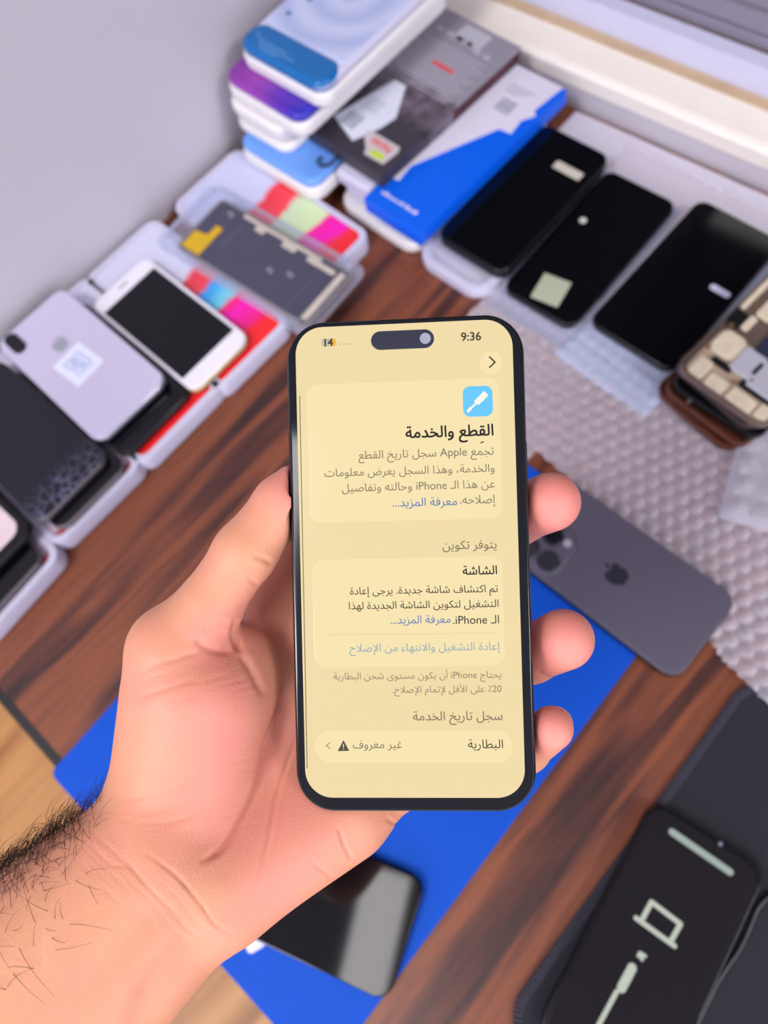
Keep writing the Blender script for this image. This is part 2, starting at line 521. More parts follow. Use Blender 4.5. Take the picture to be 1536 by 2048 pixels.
def apple_pts(s):
    """fruit mark with a bite, stem up along +x; returns body and leaf polygons"""
    half = [(0.30, 0.0), (0.36, 0.10), (0.40, 0.24), (0.34, 0.38), (0.16, 0.46), (-0.08, 0.45), (-0.28, 0.36), (-0.44, 0.22), (-0.48, 0.10), (-0.45, 0.0)]
    pts = smooth_path(half + [(x, -y) for x, y in reversed(half[1:-1])] + [half[0]], 4)[:-1]
    body = []
    for p in pts:
        x, y = p[0], p[1]
        d = math.hypot(x - 0.08, y + 0.56)          # the bite on one side
        if d < 0.21:
            k = 0.21 / d; x, y = 0.08 + (x - 0.08) * k, -0.56 + (y + 0.56) * k
        body.append((x * s, y * s))
    leaf = [(0.40 * s, 0.02 * s), (0.46 * s, -0.14 * s), (0.60 * s, -0.18 * s), (0.64 * s, -0.16 * s), (0.59 * s, -0.03 * s), (0.49 * s, 0.03 * s)]
    return body, leaf


def add_flat(bm, pts, z0, z1, mi=0):
    """extruded polygon of any shape"""
    a = sum(pts[i][0] * pts[(i + 1) % len(pts)][1] - pts[(i + 1) % len(pts)][0] * pts[i][1] for i in range(len(pts)))
    if a < 0: pts = pts[::-1]
    add_rings(bm, [[(x, y, z0) for x, y in pts], [(x, y, z1) for x, y in pts]], mi)


def fruit_logo(name, s, m, parent, loc, rot=0.0):
    bm = bmesh.new(); b, l = apple_pts(s)
    add_flat(bm, b, 0, 0.00012); add_flat(bm, l, 0, 0.00012)
    return obj(name, bm, m, parent, loc, rot, smooth=False)


TRAY_PRINT = bands('colour_block_print', [(0.0, (214, 216, 240)), (0.42, (214, 216, 240)), (0.45, (232, 62, 84)), (0.57, (240, 74, 88)),
                                          (0.60, (40, 160, 240)), (0.69, (120, 210, 232)), (0.72, (244, 30, 110)), (0.80, (250, 20, 190)),
                                          (0.90, (236, 24, 120)), (0.94, (246, 36, 40)), (1.0, (246, 36, 40))], lo=-0.085, hi=0.092)
TRAY_PRINT2 = bands('colour_block_print_light', [(0.0, (206, 210, 240)), (0.38, (206, 210, 240)), (0.41, (236, 54, 70)), (0.55, (244, 70, 84)),
                                           (0.58, (204, 226, 190)), (0.73, (214, 236, 176)), (0.76, (248, 20, 160)), (0.85, (250, 10, 190)),
                                           (0.89, (246, 44, 60)), (1.0, (246, 36, 40))], lo=-0.085, hi=0.094)


TRAY_PRINT3 = bands('faded_red_print', [(0.0, (206, 204, 226)), (0.93, (198, 186, 204)), (0.96, (178, 60, 74)), (1.0, (168, 52, 66))], lo=-0.085, hi=0.092, noise=0.004)


def screen_box(label, x, y, ang, w, L=0.2, hgt=0.018, z=0.0, pr=None):
    t = thing('screen_box', label, 'box', (x, y, z), ang, 'white rim screen boxes along the wall')
    bm = bmesh.new(); add_slab(bm, w, L, 0.012, 0.0, hgt - 0.0022, 0.003)
    obj('base', bm, PLW, t)
    bm = bmesh.new()                                 # raised rim
    o = outline(w, L, 0.012); i = outline(w - 0.011, L - 0.011, 0.008)
    zt = hgt
    add_rings(bm, [[(a, b, zt - 0.0030) for a, b in o], [(a, b, zt - 0.0008) for a, b in o],
                   [(a * 0.996, b * 0.99, zt) for a, b in o], [(a, b, zt) for a, b in i], [(a, b, zt - 0.0024) for a, b in i]], 0, False, False)
    obj('rim', bm, PLW, t)
    bm = slab(w - 0.011, L - 0.011, 0.008, zt - 0.0023, zt - 0.0012, 0.0003)
    obj('printed_insert', bm, pr or TRAY_PRINT, t)
    return t


def dark_phone(name, label, cat, x, y, z, ang, w, L, th=0.0078, r=0.0105, frame=None, glass=None, group=None, notch=True):
    t = thing(name, label, cat, (x, y, z), ang, group)
    obj('frame', slab(w, L, r, 0.0, th - 0.0006, 0.0024), frame or BLKFR, t)
    obj('front_glass', slab(w - 0.0014, L - 0.0014, r - 0.0007, th - 0.0008, th, 0.0006), glass or BLKGL, t)
    if notch:
        bm = bmesh.new(); add_slab(bm, 0.011, 0.0012, 0.0006, th, th + 0.00008, 0.00002, cx=-L / 2 + 0.0028)
        obj('earpiece', bm, LENSRING, t)
    pieces('side_button', frame or BLKFR, t, [('slab', 0.0008, 0.010, 0.0003, th * 0.3, th * 0.55, 0.0002, dict(cx=-L / 2 + 0.05 + 0.006 * s, cy=s * (w / 2 + 0.0001))) for s in (-1, 1)])
    return t


# --- left row, nearest the camera first
x, y, w, a = placed((-40, 1300), (122, 1100), 0.018, 0.184, R_(3))
screen_box('white rim screen box with red edge at the far left edge of the row', x, y, a, 0.090, 0.184, pr=TRAY_PRINT3)
SX, SY, SA = x, y, a
dark_phone('smartphone', 'black phone lying under the pink-backed phone at the left edge', 'phone', SX + 0.0135, SY + 0.0, 0.018, R_(3), 0.071, 0.146, frame=GREYFR)
t = thing('smartphone', 'black framed phone with pinkish white back panel at the left edge', 'phone', (SX - 0.012, SY + 0.012, 0.0259), R_(1), None)
x0 = at(66, 1058, 0.0345); t.location = (x0[0] - 0.072, x0[1] - 0.036, 0.0259)
obj('frame', slab(0.072, 0.146, 0.011, 0.0, 0.0080, 0.0026), BLKFR, t)
obj('back_glass', slab(0.0595, 0.129, 0.010, 0.0079, 0.0087, 0.0004), mat('pinkish_white_back', (232, 212, 216), 0.35, var=0.08, scale=80), t)
pieces('scuff_mark', GREYFR, t, [('disc', 0.024, 0.012, 0.0012, 0.0087, 0.0090), ('disc', 0.0205, -0.006, 0.0008, 0.0087, 0.0089)])

x, y, w, a = placed((110, 1098), (290, 925), 0.018, 0.184, R_(-1))
screen_box('white rim screen box with red edge under the cracked black phone', x, y, a, 0.094, 0.184, pr=TRAY_PRINT3)
SX, SY = x, y
dark_phone('smartphone', 'grey framed phone directly under the cracked black phone', 'phone', SX + 0.0150, SY - 0.001, 0.018, R_(0), 0.0715, 0.146, frame=GREYFR)
CRK = None
m, nt, bs, out = new_mat('cracked_dark_glass')
tc = nt.nodes.new('ShaderNodeTexCoord'); vo = nt.nodes.new('ShaderNodeTexVoronoi'); vo.feature = 'DISTANCE_TO_EDGE'; vo.inputs['Scale'].default_value = 130
nz = nt.nodes.new('ShaderNodeTexNoise'); nz.inputs['Scale'].default_value = 35; nz.inputs['Detail'].default_value = 4
sp = nt.nodes.new('ShaderNodeSeparateXYZ')
nt.links.new(tc.outputs['Object'], vo.inputs['Vector']); nt.links.new(tc.outputs['Object'], nz.inputs['Vector']); nt.links.new(tc.outputs['Object'], sp.inputs[0])
mr = nt.nodes.new('ShaderNodeMapRange'); mr.inputs[1].default_value = 0.045; mr.inputs[2].default_value = 0.072; nt.links.new(sp.outputs['X'], mr.inputs[0])
lt = nt.nodes.new('ShaderNodeMath'); lt.operation = 'LESS_THAN'; lt.inputs[1].default_value = 0.05; nt.links.new(vo.outputs['Distance'], lt.inputs[0])
mu = nt.nodes.new('ShaderNodeMath'); mu.operation = 'MULTIPLY'; nt.links.new(lt.outputs[0], mu.inputs[0]); nt.links.new(mr.outputs[0], mu.inputs[1])
m2 = nt.nodes.new('ShaderNodeMath'); m2.operation = 'MULTIPLY'; nt.links.new(mu.outputs[0], m2.inputs[0]); nt.links.new(nz.outputs['Fac'], m2.inputs[1])
mx = nt.nodes.new('ShaderNodeMix'); mx.data_type = 'RGBA'; mx.inputs['A'].default_value = srgb(14, 18, 30); mx.inputs['B'].default_value = srgb(150, 150, 190)
nt.links.new(m2.outputs[0], mx.inputs['Factor']); nt.links.new(mx.outputs['Result'], bs.inputs['Base Color'])
bs.inputs['Roughness'].default_value = 0.2
CRK = m
x, y, w, a = placed((80, 1056), (212, 905), 0.034, 0.148, R_(0))
t = dark_phone('smartphone', 'cracked blue-black phone lying beside the white-backed phone', 'phone', x, y, 0.0259, a, 0.073, 0.148, glass=CRK, frame=GREYFR, notch=False)
bm = bmesh.new(); add_disc(bm, -0.035, 0.012, 0.0022, 0.0078, 0.0080); obj('front_camera', bm, LENSRING, t)

x, y, w, a = placed((281, 935), (452, 764), 0.018, 0.184, R_(0))
screen_box('white rim screen box with pink-red edge under the white-backed phone', x, y, a, 0.096, 0.184)
dark_phone('smartphone', 'black phone sandwiched under the white-backed phone', 'phone', *placed((245, 918), (388, 775), 0.027, 0.148, R_(0))[:2], 0.018, R_(0), 0.077, 0.148)
x, y, w, a = placed((197, 893), (336, 752), 0.0365, 0.1465, R_(-1.5))
t = thing('smartphone', 'white-backed phone lying face down with a taped paper note', 'phone', (x, y, 0.0276), a)
WB = t
obj('frame', slab(0.0755, 0.1465, 0.0112, 0.0, 0.0080, 0.0026), STEEL, t)
obj('back_glass', slab(0.0740, 0.1450, 0.0105, 0.0072, 0.0087, 0.0009), WHITEBK, t)
cb = obj('camera_bump', slab(0.0120, 0.0240, 0.0058, 0.0086, 0.0100, 0.0005), LENSRING, t, (-0.0585, -0.0250, 0))
pieces('lens', LENS, cb, [('disc', -0.0055, 0, 0.0048, 0.0100, 0.0104), ('disc', 0.0055, 0, 0.0048, 0.0100, 0.0104)])
fruit_logo('fruit_logo', 0.0155, GREYLOGO, t, (-0.026, 0.0, 0.0087), math.pi)
ns = obj('paper_note', slab(0.030, 0.033, 0.002, 0.0087, 0.0090, 0.0001), PAPER, t, (0.002, -0.002, 0), R_(4))
bm = bmesh.new()
for k in range(5):
    pts = [(-0.010 + 0.005 * j + random.uniform(-.001, .001), -0.006 + 0.0032 * k + random.uniform(-.0018, .0018), 0.0091) for j in range(5)]
    add_tube(bm, smooth_path(pts, 4), 0.0004, 5)
obj('pen_scribble', bm, INKBLUE, ns)

x, y, w, a = placed((435, 780), (585, 645), 0.018, 0.184, R_(-1))
screen_box('white rim screen box with pink and blue print under the home-button phone', x, y, a, 0.088, 0.184)
x, y, w, a = placed((385, 785), (500, 675), 0.026, 0.137, R_(-1))
t = thing('smartphone', 'white-fronted home-button phone with a black screen', 'phone', (x, y, 0.0184), a)
obj('frame', slab(0.067, 0.139, 0.0105, 0.0, 0.0070, 0.0026), GOLDFR, t)
obj('front_glass', slab(0.0655, 0.1375, 0.0098, 0.0060, 0.0076, 0.0009), WHITEGL, t)
obj('screen', slab(0.0590, 0.1045, 0.0006, 0.0076, 0.00775, 0.00005), BLKGL, t)
bm = bmesh.new()
add_rings(bm, [[(0.0605 + r * math.cos(k * math.pi / 14), r * math.sin(k * math.pi / 14), z) for k in range(28)] for r, z in ((0.0056, 0.0076), (0.0056, 0.00775), (0.0050, 0.00775), (0.0050, 0.0076))], 0, False, False)
obj('home_button', bm, WHITEGL, t)
bm = slab(0.010, 0.0012, 0.0005, 0.0076, 0.0077, 0.00003, cx=-0.061); obj('earpiece', bm, LENSRING, t)

screen_box('white rim screen box with red, yellow and magenta print behind the clear blister', -0.4385, 0.2405, R_(-1), 0.088, 0.173, pr=TRAY_PRINT2)

# clear blister with a display assembly in it
bl = thing('blister_tray', 'clear plastic blister tray holding a bare grey display assembly', 'packaging', (-0.4165, 0.2060, 0.0184), R_(3.2))
bm = bmesh.new()
o1 = outline(0.082, 0.184, 0.010); o2 = outline(0.073, 0.172, 0.008); o3 = outline(0.068, 0.166, 0.007)
add_rings(bm, [[(a_, b_, 0.0006) for a_, b_ in o1], [(a_, b_, 0.0012) for a_, b_ in o1], [(a_, b_, 0.0014) for a_, b_ in o2],
               [(a_, b_, 0.0100) for a_, b_ in o3], [(a_ * .97, b_ * .97, 0.0100) for a_, b_ in o3]], 0, True, False)
obj('shell', bm, CLEAR, bl)
lcd = thing('display_assembly', 'grey back side of a bare phone display with a yellow tape patch', 'phone screen', (-0.4035, 0.2020, 0.0262), R_(3.2))
obj('back_plate', slab(0.060, 0.150, 0.004, 0.0, 0.0020, 0.0006), mat('grey_shield_plate', (76, 76, 96), 0.42, metal=0.15, var=0.08), lcd)
bm = bmesh.new(); o1 = outline(0.0625, 0.1525, 0.005); o2 = outline(0.0585, 0.1485, 0.004)
add_rings(bm, [[(a_, b_, 0.0002) for a_, b_ in o1], [(a_, b_, 0.0022) for a_, b_ in o1], [(a_, b_, 0.0024) for a_, b_ in o2], [(a_, b_, 0.0012) for a_, b_ in o2]], 0, False, False)
obj('edge_frame', bm, mat('dull_metal_edge', (150, 146, 150), 0.4, metal=0.4, var=0.2), lcd)
YT = mat('yellow_tape', (214, 172, 16), 0.45, var=0.1)
bm = bmesh.new(); add_flat(bm, [(-0.073, -0.027), (-0.052, -0.027), (-0.052, 0.006), (-0.060, 0.006), (-0.060, -0.006), (-0.073, -0.008)], 0.0020, 0.0023)
obj('tape_patch', bm, YT, lcd, smooth=False)
pieces('flex_connector', mat('beige_flex', (206, 196, 184), 0.45, metal=0.1, var=0.2, scale=200), lcd, [
    ('slab', 0.0035, 0.09, 0.001, 0.0020, 0.0030, 0.0003, dict(cx=0.0, cy=0.0270)),
    ('slab', 0.007, 0.015, 0.001, 0.0020, 0.0034, 0.0004, dict(cx=0.012, cy=0.0235)),
    ('slab', 0.007, 0.010, 0.001, 0.0020, 0.0034, 0.0004, dict(cx=-0.022, cy=0.0235)),
    ('slab', 0.005, 0.030, 0.001, 0.0020, 0.0032, 0.0004, dict(cx=0.048, cy=0.0225)),
    ('slab', 0.052, 0.006, 0.001, 0.0020, 0.0032, 0.0004, dict(cx=0.0695, cy=0.0)),
])
pieces('pressed_groove', mat('plate_groove', (92, 88, 106), 0.45, metal=0.2), lcd, [
    ('slab', 0.030, 0.0035, 0.0008, 0.0020, 0.00235, 0.0001, dict(cx=-0.040, cy=0.004)),
    ('slab', 0.034, 0.002, 0.0008, 0.0020, 0.00235, 0.0001, dict(cx=0.050, cy=-0.008)),
])
for cx, cy in ((-0.058, 0.022), (0.012, -0.004), (0.030, 0.002)):
    for k in (0, 1):
        bm = bmesh.new()
        pts = [(cx + 0.0035 * k + 0.0017 * math.cos(t_), cy - 0.001 * k + 0.0017 * math.sin(t_), 0.00225) for t_ in np.linspace(0.9, 5.4, 14)]
        add_tube(bm, pts, 0.00022, 5)
        obj('printed_mark', bm, INKWHITE, lcd)


# --- stack of wide white boxes in the corner
def wide_box(label, x1, y0, z0, z1, w, L, top=None, ang=-3.5, lid=None, r=0.014, body=PLW2):
    """short side along x; right front corner at (x1, y0)"""
    a = R_(ang)
    c = np.array([x1, y0]) + np.array([math.cos(a), math.sin(a)]) * (-w / 2) + np.array([-math.sin(a), math.cos(a)]) * (L / 2)
    t = thing('screen_box', label, 'box', (c[0], c[1], z0), a, 'wide rounded boxes in the corner')
    hz = z1 - z0
    obj('tray', slab(L, w, r, 0.0, hz * (0.62 if top else 1.0), 0.003), body, t)
    if top:
        obj('lid', slab(L - 0.003, w - 0.003, r - 0.0015, hz * 0.62, hz, 0.004), top, t)
    return t, w, L, hz
LBLUE = mat('pale_blue_print', (106, 160, 240), 0.3, var=0.12, scale=14)
wide_box('light blue topped box at the bottom of the corner stack', -0.411, 0.277, 0.0184, 0.040, 0.098, 0.20, LBLUE, ang=0.5)
wide_box('plain white box in the corner stack, just above the light blue one', -0.450, 0.289, 0.0402, 0.0492, 0.070, 0.19, ang=0.5)
wide_box('thin white box in the corner stack, second above the light blue one', -0.452, 0.292, 0.0494, 0.0572, 0.069, 0.19, ang=-0.5)
wide_box('plain white box in the corner stack, under the purple one', -0.449, 0.288, 0.0574, 0.0690, 0.071, 0.19, ang=0)
PURP = bands('purple_print', [(0.0, (112, 32, 150)), (0.5, (150, 60, 168)), (0.8, (90, 40, 176)), (1.0, (40, 40, 178))], lo=-0.06, hi=0.06, noise=0.03)
wide_box('purple topped box in the corner stack, second from its top', -0.424, 0.2915, 0.0692, 0.0895, 0.097, 0.19, PURP, ang=-0.5)
t, w_, L_, hz = wide_box('white patterned box with a teal blue end on top of the corner stack', -0.411, 0.3105, 0.0897, 0.1100, 0.101, 0.185, PLW, ang=0, body=PLW2)
m, nt, bs, out = new_mat('pale_wave_print')
tc = nt.nodes.new('ShaderNodeTexCoord'); wv = nt.nodes.new('ShaderNodeTexWave'); wv.wave_type = 'RINGS'; wv.rings_direction = 'Z'; wv.inputs['Scale'].default_value = 11; wv.inputs['Distortion'].default_value = 1.5
nt.links.new(tc.outputs['Object'], wv.inputs['Vector'])
mx = nt.nodes.new('ShaderNodeMix'); mx.data_type = 'RGBA'; mx.inputs['A'].default_value = srgb(176, 188, 228); mx.inputs['B'].default_value = srgb(200, 208, 240)
nt.links.new(wv.outputs['Fac'], mx.inputs['Factor']); nt.links.new(mx.outputs['Result'], bs.inputs['Base Color']); bs.inputs['Roughness'].default_value = 0.35
obj('printed_cover', slab(L_ - 0.034, w_ - 0.010, 0.004, hz - 0.0002, hz + 0.0012, 0.0005, cy=0.014), m, t)
TEAL = mat('teal_blue_band', (0, 104, 176), 0.3, var=0.06)
eb = obj('end_band', slab(0.030, w_ - 0.0035, 0.0125, hz * 0.56, hz + 0.0012, 0.004, cy=-L_ / 2 + 0.0165), TEAL, t)
bm = bmesh.new()
for k, (a0, a1) in enumerate(((-0.040, -0.034), (-0.034, 0.0), (-0.03, 0.010), (-0.026, -0.004))):
    add_slab(bm, 0.0010, a1 - a0, 0.0003, hz + 0.0012, hz + 0.0014, 0.00005, cx=(a0 + a1) / 2, cy=-L_ / 2 + 0.014 + 0.0035 * (1 - k))
obj('small_print', bm, mat('pale_teal_ink', (110, 166, 214), 0.5), eb)
pieces('printed_dot', mat('slate_blue_ink', (60, 100, 160), 0.5), t, [('disc', -0.032, -0.044, 0.0024, hz + 0.0012, hz + 0.0014), ('disc', -0.028, -0.022, 0.0028, hz + 0.0012, hz + 0.0014)])

# boxes under and beside it
wide_box('white box lying on the desk beneath the blue and white box', -0.3115, 0.294, 0.0003, 0.0125, 0.097, 0.19, ang=-1, r=0.018)
wide_box('second white box beneath the blue and white box', -0.3135, 0.302, 0.0127, 0.0260, 0.095, 0.185, ang=-1.5, body=PLW)

wide_box('slim white box wedged between the corner stack and the blue carton', -0.3680, 0.302, 0.0262, 0.0405, 0.040, 0.185, ang=-1.5, body=PLW, r=0.004)

# blue and white carton
a = R_(-1.5)
pc = at(842, 494, 0.0265)[:2]
BW, BL_, BH = 0.0635, 0.190, 0.0150
c = pc + np.array([math.cos(a), math.sin(a)]) * (-BW / 2) + np.array([-math.sin(a), math.cos(a)]) * (BL_ / 2)
bb = thing('carton', 'blue and white carton lying under the grey printed carton', 'box', (c[0], c[1], 0.0264), a)
BLUEC = mat('cobalt_card', (0, 98, 236), 0.45, spec=0.3, var=0.04)
WHC = mat('white_card', (226, 222, 240), 0.42, var=0.03)
bm = bmesh.new(); add_slab(bm, BL_, BW, 0.001, 0, BH, 0.0006); obj('carton_body', bm, BLUEC, bb)
def blu(px, py):                                   # pixel on the carton top -> local x, y
    p = at(px, py, 0.0264 + BH)[:2] - c
    return (p[0] * math.cos(-a) - p[1] * math.sin(-a), p[0] * math.sin(-a) + p[1] * math.cos(-a))
pts = [blu(*q) for q in ((822, 332), (998, 258), (1022, 268), (1042, 242), (1072, 232), (1068, 222), (1116, 184))]
pts = [(min(p[0], BW / 2 - 0.0005), p[1]) for p in pts]
pts = pts + [(BW / 2 - 0.004, BL_ / 2 - 0.0006), (-BW / 2 + 0.0006, BL_ / 2 - 0.0006), (-BW / 2 + 0.0006, pts[0][1] - 0.02), (-BW / 2 + 0.012, pts[0][1] - 0.018)]
bm = bmesh.new(); add_flat(bm, pts, BH, BH + 0.00025); obj('white_panel', bm, WHC, bb, smooth=False)
bm = bmesh.new(); add_box(bm, -BW / 2 - 0.0002, -BW / 2 + 0.02, -BL_ / 2 - 0.0002, -BL_ / 2 + 0.04, 0.001, 0.0012)
add_box(bm, -BW / 2 - 0.0003, -BW / 2, -BL_ / 2 + 0.002, BL_ / 2 - 0.002, 0.001, BH - 0.001); obj('white_side', bm, WHC, bb, smooth=False)
bm = bmesh.new(); xx = -0.022
for k in range(9):
    hgt_ = random.choice((0.0024, 0.0024, 0.0036)); wd = random.choice((0.0026, 0.0034))
    if k == 6: xx += 0.0016
    add_slab(bm, hgt_, wd, 0.0004, BH, BH + 0.0002, 0.00004, cx=xx, cy=-BL_ / 2 + 0.014 + (hgt_ - 0.0024) / 2); xx += wd + 0.0012
obj('white_lettering', bm, INKWHITE, bb, smooth=False)
bm = bmesh.new(); q0 = blu(1010, 214)
for k in range(9):
    add_box(bm, q0[0] - 0.008, q0[0] + 0.008, q0[1] - 0.006 + 0.0016 * k, q0[1] - 0.006 + 0.0016 * k + random.choice((0.0005, 0.0009)), BH + 0.0002, BH + 0.0004)
q1 = blu(1040, 188)
for k in range(4):
    add_box(bm, q1[0] - 0.013, q1[0] + 0.004 * k, q1[1] + 0.003 * k - 0.004, q1[1] + 0.003 * k - 0.0034, BH + 0.0002, BH + 0.0004)
obj('barcode', bm, INKGREY, bb, smooth=False)

# grey printed carton with a hanging hook
GZ = 0.0417
a = R_(-2.5)
GW, GL, GH = 0.093, 0.177, 0.0130
p0 = at(762, 353, GZ + GH)[:2]
c = p0 + np.array([math.cos(a), math.sin(a)]) * (-GW / 2) + np.array([-math.sin(a), math.cos(a)]) * (GL / 2)
gb = thing('carton', 'grey and black printed carton with stickers and a hanging hook', 'box', (c[0], c[1], GZ), a)
ca, sa = math.cos(-a), math.sin(-a)
def gbl(px, py):
    p = at(px, py, GZ + GH)[:2] - c
    return (p[0] * ca - p[1] * sa, p[0] * sa + p[1] * ca)
m, nt, bs, out = new_mat('grey_photo_print')
N, L = nt.nodes, nt.links
tc = N.new('ShaderNodeTexCoord'); sp = N.new('ShaderNodeSeparateXYZ'); L.new(tc.outputs['Object'], sp.inputs[0])
nz = N.new('ShaderNodeTexNoise'); nz.inputs['Scale'].default_value = 70; nz.inputs['Detail'].default_value = 4; L.new(tc.outputs['Object'], nz.inputs['Vector'])
cr = N.new('ShaderNodeValToRGB'); e = cr.color_ramp.elements
for p_, c_ in ((0.16, (58, 52, 62)), (0.28, (60, 54, 64)), (0.40, (104, 96, 106)), (0.52, (110, 100, 112)), (0.56, (150, 146, 158))):
    x_ = e.new(p_); x_.color = srgb(*c_)
e[0].color = srgb(56, 50, 60); e[-1].color = srgb(150, 146, 160)
mr = N.new('ShaderNodeMapRange'); mr.inputs[1].default_value = -GL / 2; mr.inputs[2].default_value = GL / 2; L.new(sp.outputs['Y'], mr.inputs[0]); L.new(mr.outputs[0], cr.inputs[0])
cr2 = N.new('ShaderNodeValToRGB'); e2 = cr2.color_ramp.elements; e2[0].position = 0.40; e2[0].color = (0.45, 0.42, 0.45, 1); e2[1].position = 0.62; e2[1].color = (1.25, 1.2, 1.25, 1)
L.new(nz.outputs['Fac'], cr2.inputs[0])
gt = N.new('ShaderNodeMath'); gt.operation = 'COMPARE'; gt.inputs[1].default_value = 0.42; gt.inputs[2].default_value = 0.13; L.new(mr.outputs[0], gt.inputs[0])
mx = N.new('ShaderNodeMix'); mx.data_type = 'RGBA'; mx.blend_type = 'MULTIPLY'; L.new(gt.outputs[0], mx.inputs['Factor']); L.new(cr.outputs[0], mx.inputs['A']); L.new(cr2.outputs[0], mx.inputs['B'])
L.new(mx.outputs['Result'], bs.inputs['Base Color']); bs.inputs['Roughness'].default_value = 0.45
obj('carton_body', slab(GL, GW, 0.0012, 0, GH, 0.0007), m, gb)
MAROON = mat('maroon_black_side', (70, 22, 34), 0.5, var=0.9, scale=90)
bm = box(GW / 2 - 0.0001, GW / 2 + 0.0002, 0.0, GL / 2 - 0.002, 0.0012, GH - 0.0012); obj('side_print', bm, MAROON, gb, smooth=False)
bm = bmesh.new()
for k in range(13):
    yy = 0.002 + 0.0042 * k; ww = 0.036 + 0.005 * math.sin(k * 2.1)
    add_box(bm, 0.002 - ww, 0.004 + ww * 0.9, yy, yy + 0.0011, GH, GH + 0.00012)
obj('print_lines', bm, mat('pale_print_lines', (186, 182, 196), 0.5), gb, smooth=False)
bm = bmesh.new()
for k in range(6):
    add_slab(bm, 0.004, random.uniform(0.006, 0.010), 0.0008, GH, GH + 0.00014, 0.00003, cx=-0.028 + 0.0115 * k, cy=0.066 - (0.004 if k > 3 else 0))
q = gbl(945, 75)
add_slab(bm, 0.020, 0.030, 0.001, GH, GH + 0.00014, 0.00003, cx=q[0], cy=q[1])
obj('white_lettering', bm, mat('faded_white_ink', (190, 188, 202), 0.5), gb, smooth=False)
q = gbl(886, 134); bm = bmesh.new()
for k in range(4): add_slab(bm, 0.0042, 0.0052, 0.0008, GH + 0.0001, GH + 0.0003, 0.00004, cx=q[0] - 0.009 + 0.006 * k, cy=q[1])
obj('red_lettering', bm, mat('bright_red_ink', (236, 70, 80), 0.5), gb, smooth=False)
bm = bmesh.new(); pts = [gbl(*q) for q in ((668, 232), (790, 160), (812, 172), (792, 236), (762, 256), (705, 282))]
add_flat(bm, pts, GH, GH + 0.0003); st = obj('white_sticker', bm, PAPER, gb, smooth=False)
bm = bmesh.new(); q = gbl(704, 240)
for k in range(9):
    add_box(bm, q[0] - 0.0080 + 0.0018 * k, q[0] - 0.0080 + 0.0018 * k + random.choice((0.0006, 0.0011)), q[1] - 0.008, q[1] + 0.008, GH + 0.0003, GH + 0.0004)
q = gbl(750, 210)
for k in range(4): add_box(bm, q[0] - 0.010, q[0] + 0.008, q[1] - 0.007 + 0.004 * k, q[1] - 0.0063 + 0.004 * k, GH + 0.0003, GH + 0.0004)
obj('barcode', bm, INKGREY, st, smooth=False)
bm = bmesh.new(); pts = [gbl(*q) for q in ((728, 268), (742, 262), (800, 296), (796, 306), (766, 330), (728, 308), (732, 298))]
add_flat(bm, pts, GH + 0.0003, GH + 0.0006); st = obj('clear_label', bm, mat('pale_label', (206, 198, 202), 0.4), gb, smooth=False)
bm = bmesh.new(); pts = [gbl(*q) for q in ((744, 300), (770, 312), (764, 322), (738, 309))]
add_flat(bm, pts, GH + 0.0006, GH + 0.0008); obj('lime_patch', bm, mat('lime_ink', (196, 226, 20), 0.5), st, smooth=False)
LBL = (gbl(762, 291), st)
# hook: black wire loop on the front face
hk = [(-0.006, -GL / 2 + 0.001, 0.004), (-0.006, -GL / 2 - 0.009, 0.0035), (-0.009, -GL / 2 - 0.014, 0.003), (-0.0135, -GL / 2 - 0.016, 0.003), (-0.018, -GL / 2 - 0.014, 0.003), (-0.0185, -GL / 2 - 0.009, 0.003)]
bm = bmesh.new(); add_tube(bm, smooth_path(hk, 6), 0.0013, 8); obj('hook', bm, BLKFR, gb)

# white inner tray under the first black screen
c0 = at(960, 605, 0.012)
a = R_(-5)
t = thing('plastic_tray', 'white moulded plastic tray under the glossy black screens', 'tray', (-0.2725, 0.3745, 0.0010), R_(-1))
bm = bmesh.new()
o = [outline(0.196, 0.096, r_, 8) for r_ in (0.02,)][0]
def ring(w, l, r, z): return [(y_, x_, z) for x_, y_ in outline(w, l, r, 8)][::-1]
add_rings(bm, [ring(0.071, 0.168, 0.016, 0.0), ring(0.073, 0.170, 0.017, 0.008), ring(0.072, 0.169, 0.0165, 0.0115), ring(0.068, 0.164, 0.015, 0.012), ring(0.060, 0.154, 0.012, 0.0112), ring(0.057, 0.151, 0.011, 0.006)], 0, True, True)
obj('tray_body', bm, PLW, t)


def back_screen(label, cx, cy, z, ang, w, L, th=0.0075, name='smartphone', r=0.010, frame=None):
    """long side along y"""
    return dark_phone(name, label, 'phone', cx, cy, z, ang + math.pi / 2, w, L, th, r, frame, notch=False, group='glossy black phones by the window')
def local(cx, cy, ang, px, py, z):                  # pixel on a top face -> that thing's own x, y
    p = at(px, py, z)[:2] - np.array([cx, cy]); c_, s_ = math.cos(-ang), math.sin(-ang)
    return p[0] * c_ - p[1] * s_, p[0] * s_ + p[1] * c_
t = back_screen('glossy black phone lying on the white tray beside the blue carton', -0.2665, 0.3835, 0.0132, R_(0), 0.071, 0.147, 0.0115)
PALE_REFL = mat('pale_reflection', (206, 200, 186), 0.5, var=0.08, scale=150)  # colour of a bright reflection painted onto the black glass
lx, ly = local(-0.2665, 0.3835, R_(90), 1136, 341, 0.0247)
obj('painted_reflection', slab(0.027, 0.0085, 0.001, 0.0115, 0.0117, 0.00005), PALE_REFL, t, (lx, ly, 0))  # reflection in the glass, built as a thin pale strip
t = back_screen('glossy black phone in the middle, with a pale square reflection painted on its glass', -0.1970, 0.3825, 0.0044, R_(0.7), 0.0690, 0.149, 0.0075)
lx, ly = local(-0.1970, 0.3825, R_(90.7), 1102, 580, 0.0119)
